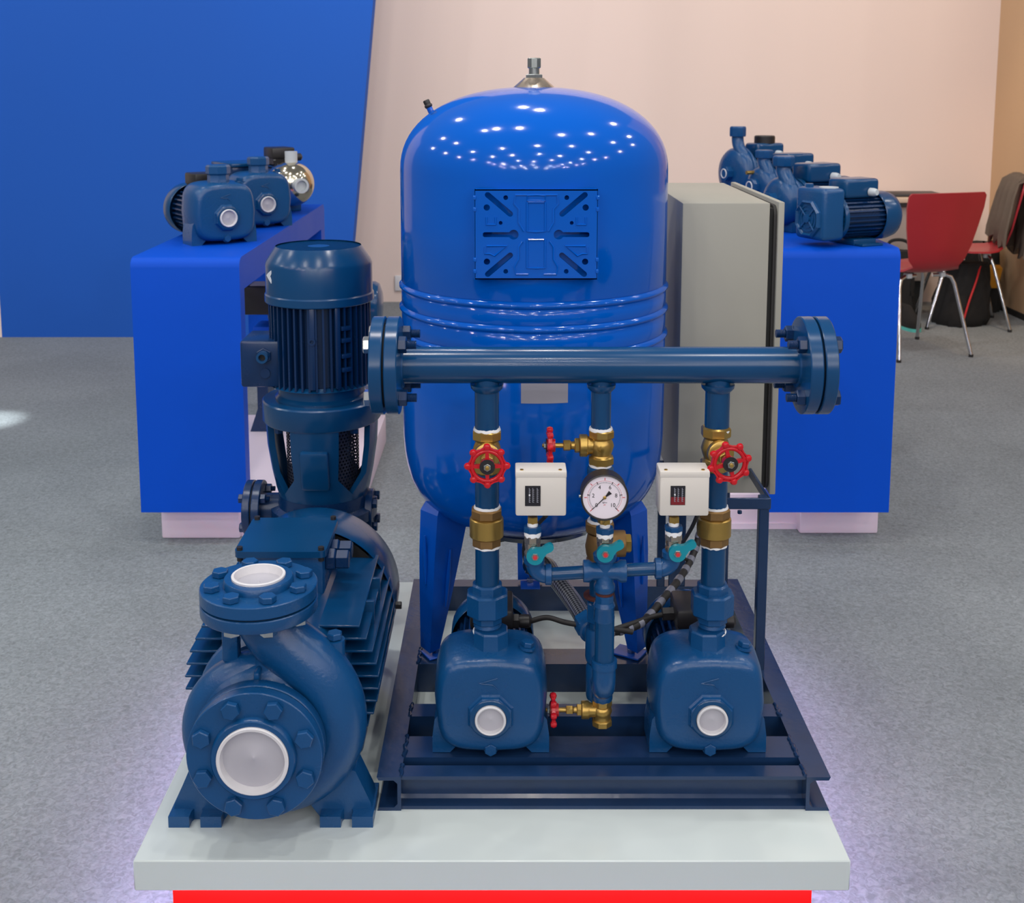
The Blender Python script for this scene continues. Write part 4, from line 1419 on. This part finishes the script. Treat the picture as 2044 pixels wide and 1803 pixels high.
for k in range(4):      # lantern pillars
    a = R(-90 + 90 * k)
    hw = R(25)
    rings = []
    for z, ro in ((.660, .124), (.60, .121), (.54, .112), (.50, .104), (.482, .099)):
        s = hw if z > .51 else R(45.01)
        arc_o = [(ro * math.cos(a - s + 2 * s * i / 8), ro * math.sin(a - s + 2 * s * i / 8)) for i in range(9)]
        arc_i = [((ro - .014) * math.cos(a + s - 2 * s * i / 8), (ro - .014) * math.sin(a + s - 2 * s * i / 8)) for i in range(9)]
        rings.append([Vector((VX + p[0], VY + p[1], z)) for p in arc_o + arc_i])
    lp = MB().loft(rings).build('lantern_pillar', 'paint_smooth', t, smooth=50)
    if k == 0:
        MB().bx(-.031, .031, -.012, .012, .522, .612, .007, MV @ Matrix.Translation((0, -.1135, 0)) @ Matrix.Translation((0, 0, .567)) @ Matrix.Rotation(R(9), 4, 'X') @ Matrix.Translation((0, 0, -.567))).build('pocket_cover', 'paint_smooth', lp)
MB().tube([Vector((VX, VY, .50 + .16 * k / 6)) for k in range(7)], .080, 40, caps=False).build('coupling_guard', 'perforated', t)
MB().cyl(.028, .44, .70, 24, MV).build('shaft_coupling', 'zinc', t)
MB().lathe([(.070, ST + .03), (.070, .40), (.10, .42), (.118, .43), (.118, .452), (.102, .458), (.100, .484)], 48, MV).build('pump_casing', 'paint_dark', t)
for k in range(6):
    a = R(-90 + 30 + 60 * k)
    MB().hexa(.018, 0, .016, Matrix.Translation((VX + .110 * math.cos(a), VY + .110 * math.sin(a), .452))).build('casing_bolt', 'paint_dark', t)
MB().bx(VX - .10, VX + .10, VY - .085, VY + .085, ST, ST + .03, .006).build('base_plate', 'paint_dark', t)
for sgn, xa, rr, zf in ((-1, -.545, .062, .442), (1, -.335, .05, .435)):
    c = (xa, VY, zf)
    ax = (sgn, 0, 0)
    MB().cyl(.034, 0, abs(xa - VX) + .002, 28, fr((VX, VY, zf), ax)).build('port_pipe', 'paint_dark', t)
    MB().cyl(rr, 0, .018, 40, fr(c, ax), .0015).build('port_flange', 'paint_dark', t)
    MB().cyl(rr - .006, .018, .021, 40, fr(c, ax)).build('gasket', 'gasket_black', t)
    MB().cyl(rr, .021, .038, 40, fr(c, ax), .0015).build('blind_flange', 'paint_dark', t)
    bolt_set(t, c, ax, rr * .76, 4, .019, (.038, .048), (-.012, 0), (-.02, -.012), R(45), 'paint_dark')
# terminal box on the left of the motor
q0, q1 = U(486, 768, 2.50), U(555, 676, 2.50)
tb = MB().bx(q0.x, q1.x + .01, VY - .07, VY + .045, q0.z, q1.z, .006).build('terminal_box', 'paint_dark', t)
gp = U(527, 710, VY - .072)
g = MB().hexa(.030, 0, .008, fr(gp + Vector((0, .002, 0)), FRONT)).build('cable_gland', 'paint_dark', tb)
MB().ring(.0125, .0075, .008, .024, 20, fr(gp, FRONT)).build('gland_nut', 'paint_smooth', g)
MB().cyl(.0075, .008, .012, 16, fr(gp, FRONT)).build('gland_bore', 'ink_black', g)
MB().cyl(.0105, 0, .004, 20, fr(U(530, 745, VY - .071), FRONT)).build('blank_plug', 'paint_dark', tb)
# printed arrow mark on the fan cover
gr = []
for q, (pxs, py) in enumerate((((540, 540.5), 541), ((533, 541), 547), ((527, 538), 553.5), ((533, 541), 560), ((540, 541), 567))):
    row = []
    for px in pxs:
        u = U(px, py, VY - .08)
        xo = max(-.1155, min(.1155, u.x * (1 + .0) - VX))
        row.append((VX + xo, VY - math.sqrt(.1164 ** 2 - xo ** 2), u.z))
    gr.append(row)
MB().sheet(gr, .0006).build('arrow_mark', 'mark_white', t)


# ------------------------------------------------------------------ pumps on the display counters
def add_box_motor(t, y0, L, r, zc, box_w=.09, box_l=.135, box_h=.056):
    M = fr((0, y0, zc), UPY)
    MB().prism(fin_profile(r, r * .14, 28, .35), L * .72, M).build('motor_housing', 'paint_dark', t, smooth=20)
    MB().lathe([(r * 1.08, 0), (r * 1.1, .004), (r * 1.1, .014), (r * .98, .02)], 32, M).build('end_shield', 'paint_smooth', t)
    MB().lathe([(r * 1.1, L * .68), (r * 1.14, L * .69), (r * 1.14, L * .86), (r * 1.05, L * .96), (r * .8, L * 1.03), (0, L * 1.05)], 36, M, caps=False).build('fan_cover', 'paint_smooth', t)
    b = MB().box((0, y0 + .018 + box_l / 2, zc + r + box_h * .42), (box_w, box_l, box_h * 1.1), None, .012, 3).build('terminal_box', 'paint_smooth', t)
    MB().lathe([(.013, 0), (.013, .014), (.0095, .026), (.0045, .026)], 16, fr((box_w / 2, y0 + box_l * .85, zc + r + box_h * .22), (1, .25, 0))).build('cable_gland', 'gland_grey', t)
    MB().box((0, y0 + L * .42, zc - r - (zc - r) / 2), (.10, .09, max(.012, zc - r)), None, .004).build('motor_foot', 'paint_smooth', t)
    for sx in (-1, 1):
        MB().bx(sx * .055 - .03, sx * .055 + .03, y0 + L * .25, y0 + L * .6, 0, .008, .002).build('foot_pad', 'paint_smooth', t)


def square_pump(label, loc, rz):
    t = thing('self_priming_pump', label, 'pump', loc, rz, 'pumps on the right counter', world=False)
    MB().bx(-.07, .07, -.085, .0, .022, .185, .014, None, 3).build('pump_body', 'paint', t)
    zc = .088
    fc = MB().lathe([(.062, .082), (.061, .092), (.055, .098), (.053, .094), (.05, .090), (0, .090)], 8, fr((0, 0, zc), FRONT), roll=PI / 8).build('front_cover', 'paint', t, smooth=20)
    for k in range(4):
        a = R(45 + 90 * k)
        MB().tube([(.008 * math.cos(a), -.092, zc + .008 * math.sin(a)), (.05 * math.cos(a), -.0935, zc + .05 * math.sin(a))], .003, 8).build('cover_rib', 'paint', fc)
    MB().lathe([(.014, .088), (.013, .097), (0, .098)], 20, fr((0, 0, zc), FRONT)).build('cover_hub', 'paint', fc)
    for rr in (.028, .04):
        MB().ring(rr + .0015, rr - .0015, .089, .0925, 28, fr((0, 0, zc), FRONT)).build('cover_ring', 'paint', fc)
    MB().cyl(.03, .180, .188, 24, Matrix.Translation((.028, -.035, 0))).build('outlet_cap', 'gland_grey', t)
    MB().hexa(.024, .183, .195, Matrix.Translation((-.035, -.06, 0))).build('filler_plug', 'paint', t)
    add_box_motor(t, .0, .235, .068, .088)
    return t


def volute_pump(label, loc, rz, rv=.078, neck=.06, capr=.034, zc=.10, black=False, name='volute_pump'):
    t = thing(name, label, 'pump', loc, rz, 'pumps on the right counter', world=False)
    M = fr((0, 0, zc), FRONT)
    MB().lathe([(rv * .8, -.008), (rv * .98, -.002), (rv, .012), (rv * .97, .026), (rv * .86, .040), (rv * .6, .048), (0, .05)], 44, M).build('pump_casing', 'paint', t, smooth=50)
    ib = MB().lathe([(.032, .040), (.030, .062), (.030, .074), (.022, .0745)], 8, M, roll=PI / 8).build('inlet_boss', 'paint', t, smooth=20)
    MB().lathe([(.020, .070), (.020, .077), (.017, .078), (.016, .074), (0, .074)], 24, M).build('port_cap', 'cap_white', ib)
    MB().tube(spline([(rv * .55, -.012, zc + rv * .25), (rv * .38, -.012, zc + rv * .72), (.012, -.012, zc + rv * 1.0), (.0, -.012, zc + rv + neck * .4), (.0, -.012, zc + rv + neck)], 5), [.024] * 21, 18).build('outlet_neck', 'paint', t, smooth=60)
    MB().lathe([(capr * .96, zc + rv + neck * .62), (capr, zc + rv + neck * .7), (capr, zc + rv + neck * 1.12), (capr * .9, zc + rv + neck * 1.2), (0, zc + rv + neck * 1.2)], 10, Matrix.Translation((0, -.012, 0))).build('outlet_cap', 'paint', t, smooth=20)
    MB().lathe([(rv * .92, -.001), (rv * 1.02, 0), (rv * 1.02, .01), (rv * .8, .03), (.07, .045)], 40, fr((0, 0, zc), UPY)).build('bracket', 'paint', t)
    add_box_motor(t, .035, .235, .066, zc)
    if black:
        MB().cyl(.042, zc + .115, zc + .15, 28, Matrix.Translation((0, .12, 0)), .004).build('box_knob', 'black_plastic', t)
    MB().bx(-.05, .05, -.01, .03, 0, zc - rv * .8, .004).build('casing_foot', 'paint', t)
    return t


ZR = .914
a_ = R(-66)
loc = UZ(1656, 489, ZR)
square_pump('square bodied blue pump nearest the front edge of the right counter', loc, a_).scale = (.94,) * 3
loc = UZ(1566, 462, ZR)
volute_pump('blue pump with capped outlet second from the front on the right counter', loc, a_, .08, .055, .036)
loc = UZ(1527, 424, ZR)
b = volute_pump('blue pump with small brass nipple third from the front on the right counter', loc, a_, .074, .05, .034, .10)
MB().cyl(.007, .04, .075, 12, fr((-.02, 0, .15), FRONT)).build('brass_nipple', 'brass', b)
loc = UZ(1474, 404, ZR)
volute_pump('tall necked blue pump farthest back on the right counter', loc, a_, .105, .07, .034, .12, True, 'tall_volute_pump')

ZL = .886
a_ = R(35)


def display_pump(label, loc, rz, flat=False):
    t = make_pump(label, 'pumps on the left counter', loc, rz)
    t.name = 'display_pump'
    for c in list(t.children):
        if flat and c.name.split('.')[0] in ('terminal_box', 'cable_gland'):
            for g in list(c.children):
                bpy.data.objects.remove(g)
            bpy.data.objects.remove(c)
    MB().lathe([(.030, .200), (.036, .206), (.036, .226), (.031, .231), (0, .231)], 8, None, roll=PI / 8).build('outlet_cap', 'paint', t, smooth=20)
    if flat:
        b = MB().box((0, .16, .18), (.12, .17, .035), None, .008).build('terminal_box', 'paint_dark', t)
        MB().box((0, .16, .2), (.13, .185, .012), None, .004).build('box_lid', 'paint_smooth', b)
    return t


loc = UZ(440, 484, ZL)
display_pump('blue pump nearest the front edge of the left counter', loc, a_).scale = (1.08,) * 3
loc = UZ(519, 452, ZL)
display_pump('blue pump with wide flat motor box behind the front one on the left counter', loc, a_, True).scale = (1.08,) * 3
# stainless pump at the back
loc = UZ(586, 426, ZL)
t = thing('stainless_pump', 'shiny stainless steel pump with round head at the back of the left counter', 'pump', loc, R(30), 'pumps on the left counter', world=False)
t.scale = (1.22,) * 3
M = fr((0, 0, .095), FRONT)
MB().lathe([(.066, -.05), (.074, -.045), (.074, -.02), (.070, .01), (.058, .035), (.035, .052), (0, .058)], 48, M).build('pump_head', 'steel_gold', t, smooth=60)
ib = MB().lathe([(.022, .045), (.022, .075), (.024, .076), (.024, .082), (.017, .082), (.017, .07), (0, .07)], 24, M).build('inlet_port', 'gland_grey', t)
MB().cyl(.02, .155, .2, 20, Matrix.Translation((0, .01, 0))).build('outlet_port', 'gland_grey', t)
add_motor(t, .05, .28, .066, .095)
MB().bx(-.05, .05, .06, .16, 0, .03, .004).build('foot', 'paint', t)
# pump set on the white platform inside the left counter
t = thing('pump_set', 'dark pump set with black control box standing inside the left counter', 'pump', (-.72, 4.3, .112), 0)
zq = .58
MB().prism(fin_profile(.078, .011, 30, .35), .25, fr((-.78, 4.3, zq), UPX)).build('motor_housing', 'paint_dark', t, smooth=20)
MB().lathe([(.086, 0), (.088, .004), (.088, .06), (.08, .075), (.05, .085), (0, .087)], 36, fr((-.545, 4.3, zq), UPX), caps=False).build('fan_cover', 'paint_smooth', t)
MB().lathe([(.08, 0), (.10, .01), (.10, .07), (.08, .085)], 32, fr((-.87, 4.3, zq), UPX)).build('pump_casing', 'paint_dark', t)
b = MB().bx(-.955, -.80, 4.20, 4.33, zq - .02, zq + .085, .008).build('control_box', 'black_plastic', t)
MB().bx(-.93, -.83, 4.215, 4.30, zq + .0845, zq + .088).build('box_window', 'sticker', b)
MB().bx(-.93, -.62, 4.24, 4.36, .36, zq - .07, .01).build('tank_block', 'stand_blue', t)
for xx in (-.9, -.66):
    MB().prism([(xx - .05, .112), (xx + .05, .112), (xx + .02, .2), (xx + .02, .37), (xx - .02, .37), (xx - .02, .2)], .12, Matrix(((1, 0, 0, 0), (0, 0, 1, 4.24), (0, 1, 0, 0), (0, 0, 0, 1)))).build('support_leg', 'paint_dark', t)


# ------------------------------------------------------------------ chairs, table and bags in the corner
def chair(label, loc, fwd):
    t = thing('shell_chair', label, 'chair', (loc[0], loc[1], 0), math.atan2(-fwd[0], fwd[1]), 'red shell chairs', world=False)
    prof = [(.20, .435, .185), (.19, .448, .195), (.10, .445, .20), (0, .435, .2), (-.10, .435, .195), (-.155, .442, .165), (-.195, .468, .135), (-.218, .51, .145), (-.235, .58, .165), (-.25, .68, .185), (-.268, .78, .2), (-.281, .842, .2), (-.284, .858, .188)]
    grid = []
    for y, z, hw in prof:
        row = []
        for j in range(9):
            u = -1 + j / 4
            bow = .018 * u * u
            hw2 = hw * (1.13 if z > .5 else 1)
            row.append((hw2 * u, y + (bow if z > .5 else 0), z + (bow * .5 if z <= .5 else 0)))
        grid.append(row)
    MB().sheet(grid, .010).build('seat_shell', 'chair_red', t, smooth=60)
    for sx in (-1, 1):
        for yt, yb in ((-.10, -.225), (.10, .225)):
            lg = MB().tube([(sx * .05, yt, .418), (sx * .12, yt * 1.1, .418), (sx * .15, yt * 1.2, .405), (sx * .165, yt * 1.3, .37), (sx * .215, yb, .012)], .0095, 12).build('leg', 'chrome', t)
            MB().cyl(.012, 0, .014, 12, Matrix.Translation((sx * .2155, yb, 0))).build('foot_cap', 'black_plastic', lg)
            MB().bx(sx * .10 - .014, sx * .10 + .014, yt * 1.05 - .02, yt * 1.05 + .02, .408, .434, .004).build('leg_bracket', 'gland_grey', t)
    return t


chair('red shell chair with chrome legs seen from behind, beside the right counter', (2.13, 6.10), (-.285, .958))
CH2 = chair('red shell chair with a jacket over its back, at the right edge', (2.68, 6.82), (-.985, .17))
# jacket over the second chair's back
Mj = Matrix.Translation((2.68, 6.82, 0)) @ Matrix.Rotation(math.atan2(.985, .17), 4, 'Z')
grid = []
for i, (y, z) in enumerate(((-.175, .50), (-.19, .58), (-.215, .68), (-.235, .78), (-.255, .862), (-.28, .882), (-.305, .868), (-.318, .78), (-.312, .66), (-.30, .54), (-.285, .44))):
    row = []
    for j in range(13):
        u = -1 + j / 6
        f = .016 * math.sin(j * 2.1 + i * .6) + .012 * math.sin(j * 4.3 + .4 * i)
        row.append(Mj @ Vector((.215 * u * (1 + .05 * math.sin(i)), y + f * (1 if i < 5 else -1), z - .02 * u * u + (.03 * math.sin(j * 1.7) if i in (0, 10) else 0))))
    grid.append(row)
tag(MB().sheet(grid, .012).build('jacket', 'cloth_taupe', None, smooth=70), 'grey brown jacket draped over the red chair back at the right edge', 'jacket')

t = thing('table', 'light table against the beige wall behind the red chair', 'table', (2.35, 7.15, 0))
MB().bx(1.9, 2.55, 7.0, 7.48, .695, .725, .004).build('table_top', 'table_top', t)
MB().bx(1.92, 2.53, 7.03, 7.05, .22, .695).build('front_panel', 'table_panel', t)
for xx in (1.93, 2.48):
    for yy in (7.06, 7.42):
        MB().bx(xx, xx + .04, yy, yy + .04, 0, .695).build('leg', 'gasket_black', t)
MB().bx(1.9, 2.55, 7.005, 7.03, .672, .695).build('edge_rail', 'gasket_black', t)
yb = U(1745, 392, 7.1)
tag(MB().bx(yb.x - .06, yb.x + .07, 7.06, 7.2, .725, .752, .004).build('yellow_booklet', 'yellow_card'), 'yellow booklet lying on the table behind the pumps', 'booklet')
tag(MB().bx(yb.x + .10, yb.x + .42, 7.06, 7.3, .725, .741, .004).build('laptop', 'black_plastic'), 'flat black laptop lying on the table', 'laptop')


def bag(label, c, s, m, rz=0, sag=.1, name='bag', cat='bag'):
    t = thing(name, label, cat, (c[0], c[1], 0), rz, None, world=False)
    rings = []
    for k in range(9):
        z = c[2] + s[2] * k / 8
        f = (1 - .35 * (k / 8) ** 2) * (1 if k else .9)
        rings.append([Vector((p.x * f + sag * k / 8 * .4 + .012 * math.sin(3 * i + k), p.z * f + .012 * math.sin(2.3 * i + 1.7 * k), z)) for i, p in enumerate(superring(s[0] / 2, s[1] / 2, 3, 24))])
    MB().loft(rings).build('bag_body', m, t, smooth=70)
    return t


b1 = bag('slumped black bag with red piping under the seat of the jacket chair', (2.67, 6.83, 0), (.30, .28, .36), 'cloth_black', R(20), .12)
MB().tube(spline([(-.09, -.15, .06), (-.06, -.15, .16), (.0, -.13, .27), (.06, -.09, .35)], 6), .0055, 8).build('red_piping', 'stitch_red', b1, local=True)
b2 = bag('dark trouser leg mass between the table and the near red chair', (2.33, 6.925, 0), (.2, .16, .42), 'cloth_black', R(-10), .02, 'trouser_mass')  # stands in for a seated person's dark trousers; bag form is made up
MB().tube(spline([(-.07, 0, .36), (-.05, 0, .47), (.05, 0, .47), (.08, 0, .36)], 6), .01, 8).build('top_loop', 'cloth_black', b2)
b3 = bag('dark upright bag in the corner by the tan wall', (2.98, 7.28, 0), (.17, .3, .42), 'cloth_black', R(5), .0, 'shoulder_bag')
b3b = MB().box((0, 0, 0), (.10, .05, .14), Matrix.Translation(U(1978, 552, 7.06)) @ Matrix.Rotation(R(20), 4, 'X'), .006).build('yellow_packet', 'yellow_card')
tag(b3b, 'yellow packet leaning on the dark bag by the tan wall', 'packet')
# sneaker
t = thing('sneaker', 'black sneaker with mint sole on the floor behind the chair legs', 'shoe', (2.325, 6.69, 0), R(4), world=False)
out = []
so_ = [(.052 * math.sin(q) * (1 + .12 * math.cos(q)), -.14 * math.cos(q)) for q in [2 * PI * i / 24 for i in range(24)]]
MB().prism(so_, .018).build('sole', 'mint', t)
rings = []
for k, (f, z, sh) in enumerate(((.96, .017, 0), (.95, .045, 0), (.85, .07, .01), (.62, .10, .035), (.48, .125, .055))):
    rings.append([Vector((p[0] * f, p[1] * f + sh, z)) for p in so_])
MB().loft(rings).build('upper', 'cloth_black', t, smooth=60)

for o in bpy.data.objects:
    if '_w' in o:
        del o['_w']
